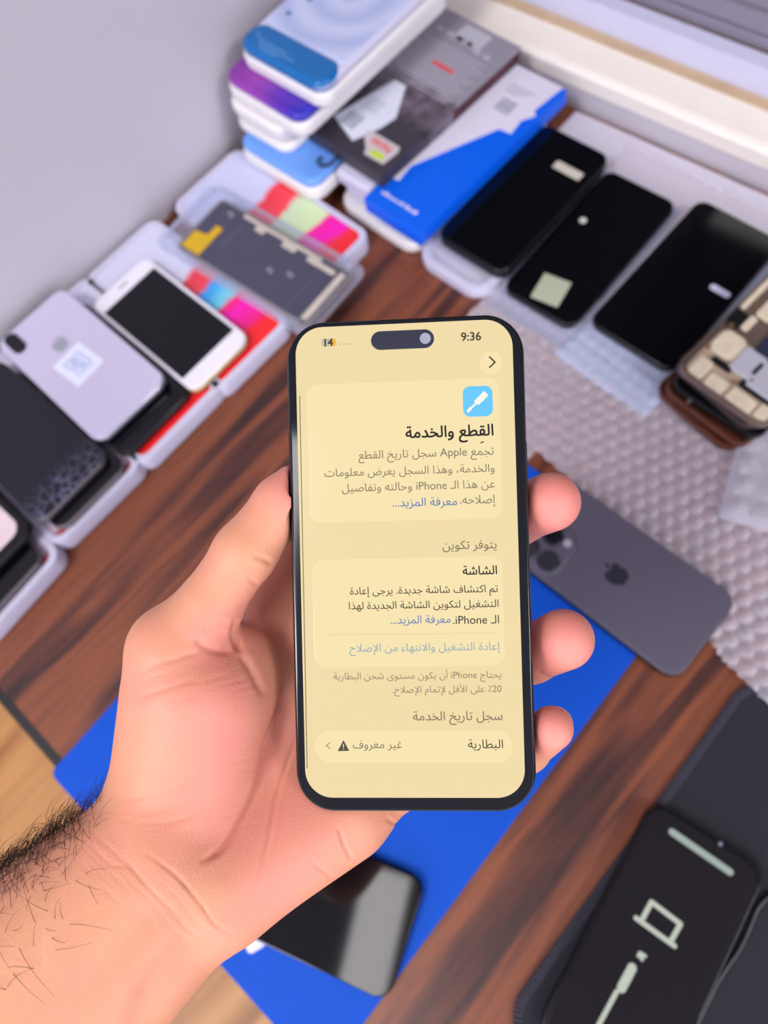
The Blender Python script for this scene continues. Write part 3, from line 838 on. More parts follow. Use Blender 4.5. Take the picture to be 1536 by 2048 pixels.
obj('label', slab(0.024, 0.026, 0.001, 0.0075, 0.0077, 0.00005), mat('pale_green_reflection', (176, 184, 158), 0.6, var=0.12, scale=200), t, (lx, ly, 0), R_(10))  # pale patch painted in place of a reflection in the glass
lx, ly = local(-0.1970, 0.3825, R_(90.7), 1166, 441, 0.0119)
obj('reflection_dot', slab(0.006, 0.006, 0.0029, 0.0075, 0.0077, 0.00005), mat('pale_reflection_spot', (214, 218, 206), 0.5), t, (lx, ly, 0))  # small reflected spot, painted as a pale disc
cs = thing('plastic_sleeve', 'clear plastic sleeve around the middle black screen', 'sleeve', (-0.1970, 0.3765, 0.0030), R_(0.7))
obj('film', slab(0.168, 0.076, 0.003, 0.0, 0.0009, 0.0002), CLEAR, cs)
t = back_screen('glossy black phone on the bluish pouch, nearest the opened phones', -0.1155, 0.3945, 0.0072, R_(-1), 0.0765, 0.149)
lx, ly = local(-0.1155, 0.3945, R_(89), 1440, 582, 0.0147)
obj('painted_reflection', slab(0.017, 0.0055, 0.0024, 0.0075, 0.0077, 0.00005), mat('lavender_reflection', (206, 208, 236), 0.5), t, (lx, ly, 0))  # reflected highlight put in as a lavender strip
# translucent padded pouch underneath
ps = thing('padded_pouch', 'bluish translucent bubble pouch under the third black screen', 'pouch', (-0.1110, 0.3790, 0.0026), R_(-4))
def pouch(w, l, z1, cols=9, rows=22):
    bm = bmesh.new(); n = 4
    nx, ny = cols * n, rows * n
    g = {}
    for side in (0, 1):
        for i in range(nx + 1):
            for j in range(ny + 1):
                u, v = i / nx, j / ny
                e = min(1.0, min(u, 1 - u, v, 1 - v) * 14) ** 0.5
                bub = abs(math.sin(math.pi * i / n)) * abs(math.sin(math.pi * j / n))
                z = (z1 * e * (0.62 + 0.38 * bub)) if side else 0.0
                g[side, i, j] = bm.verts.new(((u - .5) * w, (v - .5) * l, z))
        for i in range(nx):
            for j in range(ny):
                f = (g[side, i, j], g[side, i + 1, j], g[side, i + 1, j + 1], g[side, i, j + 1])
                bm.faces.new(f if side else f[::-1])
    return bm
obj('pouch_body', pouch(0.088, 0.190, 0.0044, 8, 18), CLEARB, ps)

# --- opened phones at the right
COPPER = mat('worn_copper_frame', (112, 66, 50), 0.35, metal=0.6, var=0.35, scale=60)
NAVY = mat('navy_battery_wrap', (38, 40, 66), 0.5, var=0.15)
CREAM = mat('cream_board', (214, 200, 176), 0.5, var=0.22, scale=160)
PALEM = mat('pale_metal_shield', (200, 200, 214), 0.38, metal=0.3, var=0.06)
def chassis(label, x, y, z, ang, w=0.074, L=0.150, th=0.0072, fr=COPPER, inner=None):
    t = thing('phone_chassis', label, 'opened phone', (x, y, z + 0.0006), ang + math.pi / 2, 'opened phone chassis at the right edge')
    bm = bmesh.new()
    o = outline(w, L, 0.011); i = outline(w - 0.004, L - 0.004, 0.009); ob = outline(w - 0.004, L - 0.004, 0.010)
    add_rings(bm, [[(p, q, 0.0) for p, q in ob], [(p, q, 0.0016) for p, q in o], [(p, q, th - 0.0012) for p, q in o], [(p * .993, q * .986, th) for p, q in o],
                   [(p, q, th) for p, q in i], [(p, q, th - 0.0030) for p, q in i]], 0, True, True)
    obj('housing', bm, fr, t)
    return t
CX, CY = -0.0345, 0.3775
chassis('opened phone at the bottom of the right-hand stack, copper rim', CX + 0.0005, CY - 0.006, 0.0018, R_(-9))
chassis('opened phone second from the bottom of the right-hand stack, copper rim', CX + 0.002, CY - 0.004, 0.0091, R_(-6))
t = chassis('opened phone third from the bottom of the right-hand stack, black rim', CX + 0.001, CY + 0.001, 0.0164, R_(-2), fr=BLKFR)
bm = bmesh.new(); add_disc(bm, -0.076, 0.018, 0.0016, 0.002, 0.0045); obj('screw', bm, STEEL, t)
t = chassis('opened phone under the top one of the right-hand stack, dark steel rim', CX + 0.0045, CY + 0.004, 0.0237, R_(-10), fr=mat('dark_steel_rim', (84, 74, 72), 0.3, metal=0.7, var=0.3))
TOPZ = 0.0310
t = chassis('opened phone with exposed logic board on top of the right-hand stack', CX + 0.003, CY + 0.0035, TOPZ, R_(-5), fr=mat('brown_steel_rim', (130, 112, 104), 0.3, metal=0.6, var=0.25), w=0.076, L=0.150)
i0 = 0.0042
# local axes: x runs along the phone (towards the window is +x), y runs across (left is +y)
obj('board_base', slab(0.066, 0.046, 0.006, 0.0040, i0 + 0.0012, 0.0004, cx=-0.049, cy=0.0), mat('beige_board', (176, 156, 134), 0.5, var=0.3, scale=220), t)
obj('battery', slab(0.040, 0.082, 0.003, i0, i0 + 0.0030, 0.0008, cx=0.012, cy=-0.014), NAVY, t)
pieces('logic_board', CREAM, t, [
    ('slab', 0.020, 0.022, 0.006, i0, i0 + 0.0034, 0.0012, dict(cx=-0.036, cy=0.0215)),
    ('slab', 0.012, 0.017, 0.003, i0, i0 + 0.0028, 0.001, dict(cx=-0.063, cy=0.0245)),
    ('slab', 0.015, 0.012, 0.002, i0, i0 + 0.0028, 0.001, dict(cx=-0.0665, cy=0.0085)),
    ('slab', 0.020, 0.012, 0.002, i0, i0 + 0.0028, 0.001, dict(cx=-0.066, cy=-0.012)),
    ('slab', 0.010, 0.012, 0.002, i0, i0 + 0.0026, 0.001, dict(cx=-0.064, cy=-0.029)),
    ('slab', 0.006, 0.014, 0.002, i0, i0 + 0.0030, 0.001, dict(cx=-0.012, cy=0.022)),
    ('slab', 0.0045, 0.050, 0.002, i0, i0 + 0.0036, 0.0008, dict(cx=0.020, cy=0.0335)),
    ('slab', 0.012, 0.018, 0.002, i0, i0 + 0.0030, 0.001, dict(cx=0.006, cy=0.018)),
])
pieces('shield_plate', PALEM, t, [
    ('slab', 0.018, 0.022, 0.002, i0 + 0.0002, i0 + 0.0038, 0.0006, dict(cx=-0.040, cy=0.002)),
    ('slab', 0.030, 0.024, 0.002, i0 + 0.0002, i0 + 0.0038, 0.0006, dict(cx=-0.043, cy=-0.021)),
])
pieces('speaker_module', BLKFR, t, [
    ('slab', 0.003, 0.011, 0.0005, i0 + 0.0038, i0 + 0.0040, 0.00008, dict(cx=-0.040, cy=-0.0055)),
    ('slab', 0.030, 0.006, 0.001, i0 + 0.0002, i0 + 0.0032, 0.0006, dict(cx=-0.055, cy=-0.018)),
    ('slab', 0.016, 0.005, 0.001, i0 + 0.0002, i0 + 0.0034, 0.0006, dict(cx=-0.052, cy=0.015)),
    ('slab', 0.012, 0.014, 0.002, i0 + 0.0002, i0 + 0.0030, 0.0006, dict(cx=-0.014, cy=0.031)),
])
pieces('screw', mat('brass_screw', (190, 140, 84), 0.3, metal=0.8), t, [('disc', cx, cy, 0.0012, i0, i0 + 0.0042, 12)
       for cx, cy in ((-0.022, 0.030), (-0.047, 0.031), (-0.072, 0.030), (-0.058, 0.0), (0.005, 0.028), (-0.050, -0.008))])
tag(obj('plastic_bag', None or pouch(0.09, 0.07, 0.012, 5, 4), clear('clear_bag_film', (224, 222, 232), 0.30, 0.16, 0.8, 90), None, tuple(at(1590, 985, 0.006)), R_(20)), 'crumpled clear plastic bag on the bubble wrap at the right edge', 'plastic bag')

# --- grey phone with the triple camera
GA = R_(-0.3)
g = thing('smartphone', 'graphite grey phone lying face down with a triple camera', 'phone', (-0.0202, 0.1670, 0.0036), GA)
obj('frame', slab(0.0735, 0.1475, 0.0118, 0.0, 0.0072, 0.0022), BLKFR, g)
obj('back_glass', slab(0.0722, 0.1462, 0.0112, 0.0066, 0.0080, 0.0008), GREYBK, g)
CB = obj('camera_bump', slab(0.0370, 0.0370, 0.0105, 0.0080, 0.0098, 0.0010), GREYBK, g, (-0.0480, -0.0150, 0))
for k, (cx, cy) in enumerate(((-0.0085, -0.0085), (0.0085, -0.0085), (0.0, 0.0085))):
    bm = bmesh.new()
    rr = 0.0073
    add_rings(bm, [[(cx + r_ * math.cos(t_ * math.pi / 18), cy + r_ * math.sin(t_ * math.pi / 18), z_) for t_ in range(36)] for r_, z_ in
                   ((rr + 0.0004, 0.0097), (rr, 0.0104), (rr, 0.0116), (rr - 0.0007, 0.0121), (rr - 0.0012, 0.0119), (rr - 0.0013, 0.0116))], 0, False, True)
    ln = obj('lens', bm, LENSRING, CB)
for cx, cy in ((-0.0085, -0.0085), (0.0085, -0.0085), (0.0, 0.0085)):
    bm = bmesh.new(); add_disc(bm, cx, cy, 0.0058, 0.0115, 0.0119); obj('lens_glass', bm, LENS, CB)
bm = bmesh.new(); add_disc(bm, 0.0108, 0.0105, 0.0030, 0.0097, 0.0101); obj('flash', bm, mat('flash_cover', (168, 164, 176), 0.3), CB)
bm = bmesh.new(); add_disc(bm, -0.0105, 0.0105, 0.0026, 0.0097, 0.0100); obj('microphone', bm, LENS, CB)
fruit_logo('fruit_logo', 0.0165, DARKLOGO, g, (0.0020, -0.001, 0.0080), math.pi)

# --- phone lying on the blue mat, under the wrist
x, y, w, a = placed((776, 2006), (853, 1764), 0.0104, 0.147)
a -= 0.0
t = dark_phone('smartphone', 'black phone lying face up on the blue mat below the hand', 'phone', x, y, 0.0024, a, 0.0715, 0.147, 0.0078, 0.0105)
bm = bmesh.new()
pts = [(0, 0, 0.0), (0.004, 0.001, 0), (0.008, 0, 0)]
p0 = at(511, 1886, 0.006)
cp = thing('cable_plug', 'small white plastic plug lying on the blue mat beside the black phone', 'plug', (p0[0], p0[1], 0.0024), R_(70))
obj('plug_body', slab(0.0085, 0.0125, 0.003, 0.0, 0.0065, 0.0018), PLW, cp)
obj('plug_tip', slab(0.0055, 0.006, 0.0015, 0.0012, 0.0050, 0.0008, cx=0.0085), PALEM, cp)

# --- phone in restore mode on the desk pad
PA = R_(8.2)
tl = at(1306, 1597, 0.0118)[:2]
PWd, PLn = 0.0735, 0.149
ex = np.array([math.cos(PA), math.sin(PA)]); ey = np.array([-math.sin(PA), math.cos(PA)])
c = tl + ex * (PWd / 2) - ey * (PLn / 2)
# local x axis points up the screen, towards the window
pt = thing('smartphone', 'black phone in restore mode on the desk pad, glowing computer and cable icon', 'phone', (c[0], c[1], 0.0037), PA + math.pi / 2)
obj('frame', slab(PWd, PLn, 0.0118, 0.0, 0.0074, 0.0022), BLKFR, pt)
obj('front_glass', slab(PWd - 0.0014, PLn - 0.0014, 0.0112, 0.0070, 0.0081, 0.0007), BLKGL, pt)
scr = obj('screen', slab(PWd - 0.0062, PLn - 0.0062, 0.0092, 0.0080, 0.00815, 0.00004), mat('lit_black_display', (9, 9, 13), 0.06), pt)
def ptl(px, py):
    p = at(px, py, 0.0037 + 0.0082)[:2] - c; an = -(PA + math.pi / 2)
    return (p[0] * math.cos(an) - p[1] * math.sin(an), p[0] * math.sin(an) + p[1] * math.cos(an))
GLOW = emit('icon_glow', (232, 240, 226), 0.62)
GLOW2 = emit('text_glow', (214, 232, 222), 0.50)
def strokes(name, segs, r, m, parent):
    bm = bmesh.new()
    for pts in segs:
        for (ax_, ay_), (bx_, by_) in zip(pts[:-1], pts[1:]):
            d = np.array([bx_ - ax_, by_ - ay_]); L_ = np.linalg.norm(d); an = math.atan2(d[1], d[0])
            ring_ = [(ax_ + r * math.cos(an + math.pi / 2 + k * math.pi / 8), ay_ + r * math.sin(an + math.pi / 2 + k * math.pi / 8)) for k in range(9)] + \
                    [(bx_ + r * math.cos(an - math.pi / 2 + k * math.pi / 8), by_ + r * math.sin(an - math.pi / 2 + k * math.pi / 8)) for k in range(9)]
            add_flat(bm, ring_, 0.00815, 0.00830)
    return obj(name, bm, m, parent, smooth=False)
strokes('address_text', [[ptl(1344, 1664), ptl(1460, 1744)]], 0.0020, GLOW2, scr)
strokes('computer_icon', [[ptl(1272, 1836), ptl(1349, 1892)], [ptl(1286, 1836), ptl(1303, 1804), ptl(1361, 1848), ptl(1342, 1882)]], 0.0014, GLOW, scr)
strokes('arrow_icon', [[ptl(1277, 1912), ptl(1280, 1906), ptl(1290, 1912)], [ptl(1283, 1908), ptl(1284, 1919)]], 0.0010, GLOW, scr)
strokes('cable_icon', [[ptl(1233, 1984), ptl(1192, 2060)]], 0.0013, GLOW, scr)
strokes('plug_icon', [[ptl(1264, 1936), ptl(1262, 1940)], [ptl(1259, 1946), ptl(1243, 1976)]], 0.0026, GLOW, scr)
bm = bmesh.new(); q = ptl(1441, 1688); add_disc(bm, q[0], q[1], 0.0013, 0.00815, 0.0083); obj('front_camera', bm, mat('camera_glint', (120, 120, 140), 0.3), pt)
# black charging cable
pts = [at(*q, 0.006) for q in ((1660, 1740), (1556, 1782), (1518, 1812), (1500, 1852), (1480, 1895), (1456, 1930), (1434, 1965), (1412, 2010), (1380, 2075), (1350, 2135))]
bm = bmesh.new(); add_tube(bm, smooth_path([(p[0], p[1], 0.0056) for p in pts], 6), 0.0017, 10)
tag(obj('charging_cable', bm, mat('black_cable', (16, 16, 22), 0.35)), 'black charging cable lying on the desk pad along the restoring phone', 'cable')
#SPLIT2


# ---------------------------------------------------------------- the phone in the hand
def rod(w):
    w = np.asarray(w, float); th = np.linalg.norm(w); k = w / th
    K = np.array([[0, -k[2], k[1]], [k[2], 0, -k[0]], [-k[1], k[0], 0]])
    return np.eye(3) + math.sin(th) * K + (1 - math.cos(th)) * K @ K
PH_R = rod((-0.01776, 0.07173, -0.02585)) @ np.diag([1.0, -1.0, -1.0])     # phone axes in camera space
PH_T = np.array([7.479, 15.286, 217.76])                                  # centre of the front glass, mm
PHW, PHL, PHT, PHR = 0.0715, 0.1475, 0.0078, 0.0118


def plx(px, py, dz=0.0):
    """pixel on the phone's front plane -> the phone's own x (right), y (up), metres"""
    d = np.array([(px - 768.0) / FPX, (py - 1024.0) / FPX, 1.0])
    n = PH_R[:, 2]; o = PH_T + n * dz * 1000
    p = d * (n @ o) / (n @ d)
    l = PH_R.T @ (p - PH_T)
    return float(l[0]) / 1000, float(l[1]) / 1000


held = thing('smartphone', 'black phone held upright in the hand, lit cream screen with Arabic settings text', 'phone')
Mw = Matrix.Identity(4)
B3 = RW @ PH_R
for i in range(3):
    for j in range(3): Mw[i][j] = B3[i][j]
    Mw[i][3] = camw(PH_T)[i]
held.matrix_world = Mw
def pslab(w, l, r, z0, z1, bev, cx=0.0, cy=0.0, n=12):       # w along x, l along y
    return slab(l, w, r, z0, z1, bev, cx, cy, n=n)
HFR = mat('dark_worn_rim', (40, 40, 50), 0.28, metal=0.7, var=0.35, scale=300)
obj('frame', pslab(PHW, PHL, PHR, -PHT, -0.0008, 0.0018), HFR, held)
obj('front_glass', pslab(PHW - 0.0012, PHL - 0.0012, PHR - 0.0006, -0.0010, 0.0, 0.0005), mat('dark_bezel_glass', (5, 12, 18), 0.07, spec=0.5), held)
obj('back_glass', pslab(PHW - 0.002, PHL - 0.002, PHR - 0.001, -PHT - 0.0006, -PHT + 0.0004, 0.0004), GREYBK, held)
cbm = obj('camera_bump', pslab(0.036, 0.036, 0.010, -PHT - 0.0026, -PHT - 0.0005, 0.0008, -0.0148, 0.0525), GREYBK, held)
for cx, cy in ((-0.0085, 0.0090), (-0.0085, -0.0090), (0.0085, 0.0)):
    bm = bmesh.new(); add_disc(bm, -0.0148 + cx, 0.0525 + cy, 0.0068, -PHT - 0.0045, -PHT - 0.0025); obj('lens', bm, LENSRING, cbm)
bm = slab(0.011, 0.0011, 0.0005, -0.0048, -0.0026, 0.0002, cx=PHW / 2 - 0.0004, cy=0.030); obj('side_button', bm, HFR, held)
for yy in (0.036, 0.022):
    obj('volume_button', slab(0.010, 0.0011, 0.0005, -0.0048, -0.0026, 0.0002, cx=-PHW / 2 + 0.0004, cy=yy), HFR, held)
sl = plx(760, 634); bm = slab(0.0009, 0.0130, 0.0004, 0.0, 0.00012, 0.00004, cx=sl[0] + 0.0063, cy=PHL / 2 - 0.0012); obj('earpiece', bm, LENS, held)

SCR = emit('cream_display', (243, 222, 170), 0.90, 0.12)
CARD = emit('cream_card', (248, 229, 177), 0.91, 0.12)
ln_ = plx(591.5, 1000)[0]; rn_ = plx(1040, 1000)[0]
sx0 = np.mean([plx(591, 735)[0], plx(611, 1535)[0]]); sx1 = np.mean([plx(1026, 735)[0], plx(1050, 1535)[0]])
sy1 = np.mean([plx(668, 655)[1], plx(960, 638)[1]]); sy0 = np.mean([plx(680, 1597)[1], plx(990, 1594)[1]])
SW, SH = sx1 - sx0, sy1 - sy0; SCX, SCY = (sx0 + sx1) / 2, (sy0 + sy1) / 2
screen = obj('screen', pslab(SW, SH, 0.0082, -0.0002, 0.00005, 0.00002, SCX, SCY), SCR, held)
LAY = 0.00005


def card(px0, py0, px1, py1, r, name='text_card', m=CARD, z=(0.00004, 0.00008)):
    (a_, b_), (c_, d_) = plx(px0, py0), plx(px1, py1)
    return obj(name, pslab(c_ - a_, b_ - d_, r, z[0], z[1], 0.00001, (a_ + c_) / 2, (b_ + d_) / 2, n=8), m, screen)
card(613, 770, 1006, 1036, 0.0034)
card(624, 1120, 1010, 1331, 0.0034)
card(630, 1462, 1026, 1525, 0.0045)
card(960, 704, 1005, 748, 0.0034, 'round_button')

# right-to-left text: letters take their joined forms and are laid out in visual order
FORMS = {}; LIG = {}
for cp in range(0xFE70, 0xFEFD):
    dcm = unicodedata.decomposition(chr(cp)).split()
    if not dcm: continue
    base = [chr(int(x, 16)) for x in dcm[1:]]; kind = dcm[0].strip('<>')
    if len(base) == 1: FORMS.setdefault(base[0], {})[kind] = chr(cp)
    elif len(base) == 2 and base[0] == '\u0644': LIG[(base[1], kind)] = chr(cp)


def shape_word(wd):
    chars = []
    i = 0
    while i < len(wd):
        if wd[i] == '\u0644' and i + 1 < len(wd) and (wd[i + 1], 'isolated') in LIG: chars.append(wd[i:i + 2]); i += 2
        else: chars.append(wd[i]); i += 1
    def dual(c): return (c == '\u0640') or (len(c) == 1 and 'initial' in FORMS.get(c, {}))
    def joins(c): return c == '\u0640' or len(c) == 2 or len(FORMS.get(c, {})) > 1
    out = []
    for k, c in enumerate(chars):
        pv = k > 0 and dual(chars[k - 1]) and joins(c)
        nx = k + 1 < len(chars) and dual(c) and joins(chars[k + 1])
        if len(c) == 2: out.append(LIG[(c[1], 'final' if pv else 'isolated')]); continue
        f = FORMS.get(c)
        if not f or c == '\u0640': out.append(c); continue
        out.append(f.get('medial' if pv and nx else 'final' if pv else 'initial' if nx else 'isolated', f.get('isolated', c)))
    return ''.join(reversed(out))


def visual(line):
    res = []
    for tok in line.split(' '):
        if tok.startswith('L:'): res.append(tok[2:])
        elif any('\u0600' <= c <= '\u06ff' for c in tok): res.append(shape_word(tok))
        else: res.append(tok)
    return ' '.join(reversed(res))


def text_mesh(body, bold, rows=110):
    """letters as thin filled strips: every outline is scan-filled with the non-zero rule, so overlapping strokes stay solid"""
    cu = bpy.data.curves.new('text', 'FONT'); cu.body = body
    o = bpy.data.objects.new('text', cu); COL.objects.link(o)
    bpy.context.view_layer.update()
    cv = o.to_curve(bpy.context.evaluated_depsgraph_get(), apply_modifiers=False)
    segs = []
    for sp_ in cv.splines:
        bp_ = sp_.bezier_points; n = len(bp_); poly = []
        for i in range(n):
            p0, p1, p2, p3 = (np.array(q_[:2]) for q_ in (bp_[i].co, bp_[i].handle_right, bp_[(i + 1) % n].handle_left, bp_[(i + 1) % n].co))
            for j in range(5):
                t = j / 5; poly.append(p0 * (1 - t) ** 3 + 3 * p1 * t * (1 - t) ** 2 + 3 * p2 * t * t * (1 - t) + p3 * t ** 3)
        poly = np.array(poly); segs.append(np.concatenate([poly, np.roll(poly, -1, 0)], 1))
    o.to_curve_clear(); bpy.data.objects.remove(o); bpy.data.curves.remove(cu)
    S = np.concatenate(segs)
    y0, y1 = S[:, 1].min() - bold, S[:, 1].max() + bold
    dy = (y1 - y0) / rows
    def spans(y):
        m_ = (S[:, 1] <= y) != (S[:, 3] <= y)
        q_ = S[m_]
        if not len(q_): return []
        x = q_[:, 0] + (y - q_[:, 1]) / (q_[:, 3] - q_[:, 1]) * (q_[:, 2] - q_[:, 0])
        w_ = np.where(q_[:, 3] > q_[:, 1], 1, -1); od = np.argsort(x)
        out, acc, st_ = [], 0, 0
        for xi, wi in zip(x[od], w_[od]):
            if acc == 0: st_ = xi
            acc += wi
            if acc == 0: out.append((st_ - bold, xi + bold))
        return out
    verts, faces = [], []
    for r in range(rows):
        y = y0 + (r + 0.5) * dy
        sps = spans(y)
        if bold: sps = sps + spans(y - bold) + spans(y + bold)
        cur = None
        merged = []
        for a_, b_ in sorted(sps):
            if merged and a_ <= merged[-1][1]: merged[-1][1] = max(merged[-1][1], b_)
            else: merged.append([a_, b_])
        for a_, b_ in merged:
            k = len(verts)
            verts += [(a_, y - dy / 2, 0), (b_, y - dy / 2, 0), (b_, y + dy / 2, 0), (a_, y + dy / 2, 0)]; faces.append((k, k + 1, k + 2, k + 3))
    me = bpy.data.meshes.new('text'); me.from_pydata(verts, [], faces)
    return me, np.array(verts)


def screen_text(name, body, x0, x1, ycen, col, bold=0.0, raw=False, strength=0.85, hpx=None, parent=None):
    """text between pixel columns x0 and x1, vertical middle ycen at its right end"""
    me, v = text_mesh(body if raw else visual(body), bold)
    lo, hi = v.min(0), v.max(0)
    slope = -0.012
    ax_, ay_ = plx(x1, ycen); bx_, by_ = plx(x0, ycen)
    s = (ax_ - bx_) / (hi[0] - lo[0])
    sy = s if hpx is None else abs(plx(x0, ycen - hpx / 2)[1] - plx(x0, ycen + hpx / 2)[1]) / (hi[1] - lo[1])
    mid = (hi[1] + lo[1]) / 2
    for k, vert in enumerate(me.vertices):
        vert.co = (bx_ + (v[k, 0] - lo[0]) * s, (ay_ + by_) / 2 + (v[k, 1] - mid) * sy, 0.00011)
    m = emit(name + '_ink', col, strength)
    return obj(name, me, m, parent or screen, smooth=False)


DK, BK, GY, LG, BL, LB = (58, 52, 44), (40, 36, 32), (136, 124, 100), (150, 138, 112), (72, 122, 190), (150, 176, 192)
screen_text('clock_text', '9:36', 922, 962, 673, (70, 62, 50), 0.012, True)
card(643, 678, 672, 692, 0.0008, 'battery_badge', emit('badge_grey', (206, 194, 166), 0.85), (0.00005, 0.00009))
card(662, 678, 672, 692, 0.0008, 'battery_level', emit('badge_amber', (246, 184, 60), 0.9), (0.00008, 0.0001))
screen_text('battery_text', '14', 649, 666, 685, (64, 58, 52), 0.02, True)
bm = bmesh.new()
for k in range(4):
    q = plx(680 + 7.5 * k, 688.5 - 0.2 * k); add_disc(bm, q[0], q[1], 0.00022, 0.00006, 0.0001, 10)
obj('signal_dots', bm, emit('dots_grey', (196, 180, 140), 0.8), screen, smooth=False)
isl0, isl1 = plx(742, 681), plx(868, 678)
bm = pslab(isl1[0] - isl0[0], 0.0056, 0.0028, 0.00004, 0.00012, 0.00002, (isl0[0] + isl1[0]) / 2, (isl0[1] + isl1[1]) / 2)
isl = obj('camera_island', bm, mat('island_black', (44, 46, 60), 0.2), screen)
bm = bmesh.new(); q = plx(850.5, 677); add_disc(bm, q[0], q[1], 0.00165, 0.00012, 0.00016); obj('selfie_lens', bm, mat('lens_glint', (148, 150, 168), 0.3), isl)


def poly_px(name, polys, m, z0=0.0001, z1=0.00013):
    bm = bmesh.new()
    for p in polys: add_flat(bm, [plx(*q) for q in p], z0, z1)
    return obj(name, bm, m, screen, smooth=False)


def line_px(a_, b_, w_):
    a_, b_ = np.array(a_, float), np.array(b_, float); d = (b_ - a_) / np.linalg.norm(b_ - a_); n = np.array([-d[1], d[0]]) * w_ / 2
    return [tuple(a_ + n - d * w_ * .3), tuple(b_ + n + d * w_ * .3), tuple(b_ - n + d * w_ * .3), tuple(a_ - n - d * w_ * .3)]
poly_px('chevron_icon', [line_px((979, 714), (990, 724.5), 2.8), line_px((990, 724.5), (979, 735), 2.8)], emit('chevron_ink', DK, 0.85))
card(925, 773.5, 986, 832, 0.0021, 'app_icon', bands('icon_blue', [(0.0, (24, 120, 196)), (1.0, (84, 180, 236))], 'Y', lo=0.030, hi=0.040), (0.00008, 0.0001))
ICON = bpy.data.materials['icon_blue']; ib = ICON.node_tree.nodes['Principled BSDF']
ICON.node_tree.links.new(ICON.node_tree.nodes['Color Ramp'].outputs[0], ib.inputs['Emission Color']); ib.inputs['Emission Strength'].default_value = 0.62; ib.inputs['Base Color'].default_value = (0.01, 0.01, 0.01, 1)
ICON.node_tree.links.remove(ib.inputs['Base Color'].links[0])
poly_px('screwdriver_icon', [line_px((938, 820), (955, 804), 4.2), line_px((936, 823), (941, 817), 6.0), line_px((956, 803), (970, 789), 12.5), line_px((953, 805), (959, 799), 9)],
        emit('icon_white', (250, 246, 232), 0.95), 0.00011, 0.00014)
poly_px('divider_line', [line_px((652, 1269.5), (998, 1266), 1.1)], emit('divider_ink', (232, 212, 160), 0.88))
poly_px('scroll_bar', [line_px((599.5, 792), (614.5, 1536), 1.8)], emit('scroll_grey', (150, 138, 108), 0.7))

screen_text('title_text', 'القطع والخدمة', 811, 987, 868, BK, 0.016)
q = plx(964, 884)
bm = bmesh.new(); add_flat(bm, [plx(*p) for p in line_px((961, 886), (967, 883.5), 2.0)], 0.0001, 0.00013); obj('vowel_mark', bm, emit('mark_ink', BK, 0.8), screen, smooth=False)
screen_text('body_text', 'تجمع L:Apple سجل تاريخ القطع', 717, 988, 910, GY)
screen_text('body_text', 'والخدمة، وهذا السجل يعرض معلومات', 649, 989, 943, GY)
screen_text('body_text', 'عن هذا الـ L:iPhone وحالته وتفاصيل', 684, 990, 974, GY)
screen_text('body_text', 'إصلاحه.', 920, 991, 1002, GY)
screen_text('link_text', 'معرفة المزيد...', 785, 914, 1006, BL)
screen_text('heading_text', 'يتوفر تكوين', 885, 993, 1092, GY, 0.004)
screen_text('heading_text', 'الشاشة', 925, 994, 1140, BK, 0.010)
screen_text('body_text', 'تم اكتشاف شاشة جديدة. يرجى إعادة', 700, 996, 1183, BK)
screen_text('body_text', 'التشغيل لتكوين الشاشة الجديدة لهذا', 698, 997, 1211, BK)
screen_text('body_text', 'الـ L:.iPhone', 906, 998, 1239, BK)
screen_text('link_text', 'معرفة المزيد...', 781, 901, 1241, BL)
screen_text('button_text', 'إعادة التشغيل والانتهاء من الإصلاح', 699, 1000, 1298, LB)
screen_text('caption_text', 'يحتاج L:iPhone أن يكون مستوى شحن البطارية', 667, 1002, 1352, LG)
screen_text('caption_text', 'L:\u066a20 على الأقل لإتمام الإصلاح.', 785, 1003, 1380, LG)
screen_text('heading_text', 'سجل تاريخ الخدمة', 826, 1005, 1436, GY, 0.004)
screen_text('row_text', 'البطارية', 936, 1006, 1490, DK)
screen_text('row_text', 'غير معروف', 706, 804, 1491, GY)
poly_px('warning_icon', [[(687, 1480), (698.5, 1501.5), (675.5, 1502)]], emit('warning_ink', (92, 86, 70), 0.8))
poly_px('warning_mark', [line_px((687, 1488), (687, 1494.5), 1.8), line_px((687, 1498), (687, 1498.6), 2.0)], CARD, 0.00014, 0.00016)
poly_px('chevron_icon', [line_px((660, 1485), (653, 1491), 1.8), line_px((653, 1491), (660, 1497), 1.8)], emit('chevron_pale', (170, 156, 120), 0.8))
# the letters on the clear label of the grey carton
me, v = text_mesh('WIN', 0.02)
lo, hi = v.min(0), v.max(0); s = 0.022 / (hi[0] - lo[0])
for k, vert in enumerate(me.vertices):
    vert.co = (LBL[0][0] - 0.011 + (v[k, 0] - lo[0]) * s, LBL[0][1] - 0.004 + (v[k, 1] - lo[1]) * s, GH + 0.0007)
obj('red_letters', me, INKRED, LBL[1], smooth=False)


# ---------------------------------------------------------------- the hand: one smooth implicit surface
def P(px, py, z):
    return np.array([(px - 768.0) / FPX * z, (py - 1024.0) / FPX * z, z])


RES = 0.65
LO = np.array([-150.0, -22.0, 176.0]); HI = np.array([66.0, 196.0, 276.0])
DIM = np.ceil((HI - LO) / RES).astype(int)
gx = (LO[0] + np.arange(DIM[0]) * RES).astype(np.float32)
gy = (LO[1] + np.arange(DIM[1]) * RES).astype(np.float32)
gz = (LO[2] + np.arange(DIM[2]) * RES).astype(np.float32)
FIELD = np.full(tuple(DIM), 40.0, np.float32)


def _win(lo, hi):
    s = []
    for k in range(3):
        a_ = max(0, int((lo[k] - LO[k]) / RES)); b_ = min(DIM[k], int((hi[k] - LO[k]) / RES) + 2)
        s.append((a_, max(a_, b_)))
    return s


def _grid(s):
    return np.meshgrid(gx[s[0][0]:s[0][1]], gy[s[1][0]:s[1][1]], gz[s[2][0]:s[2][1]], indexing='ij')


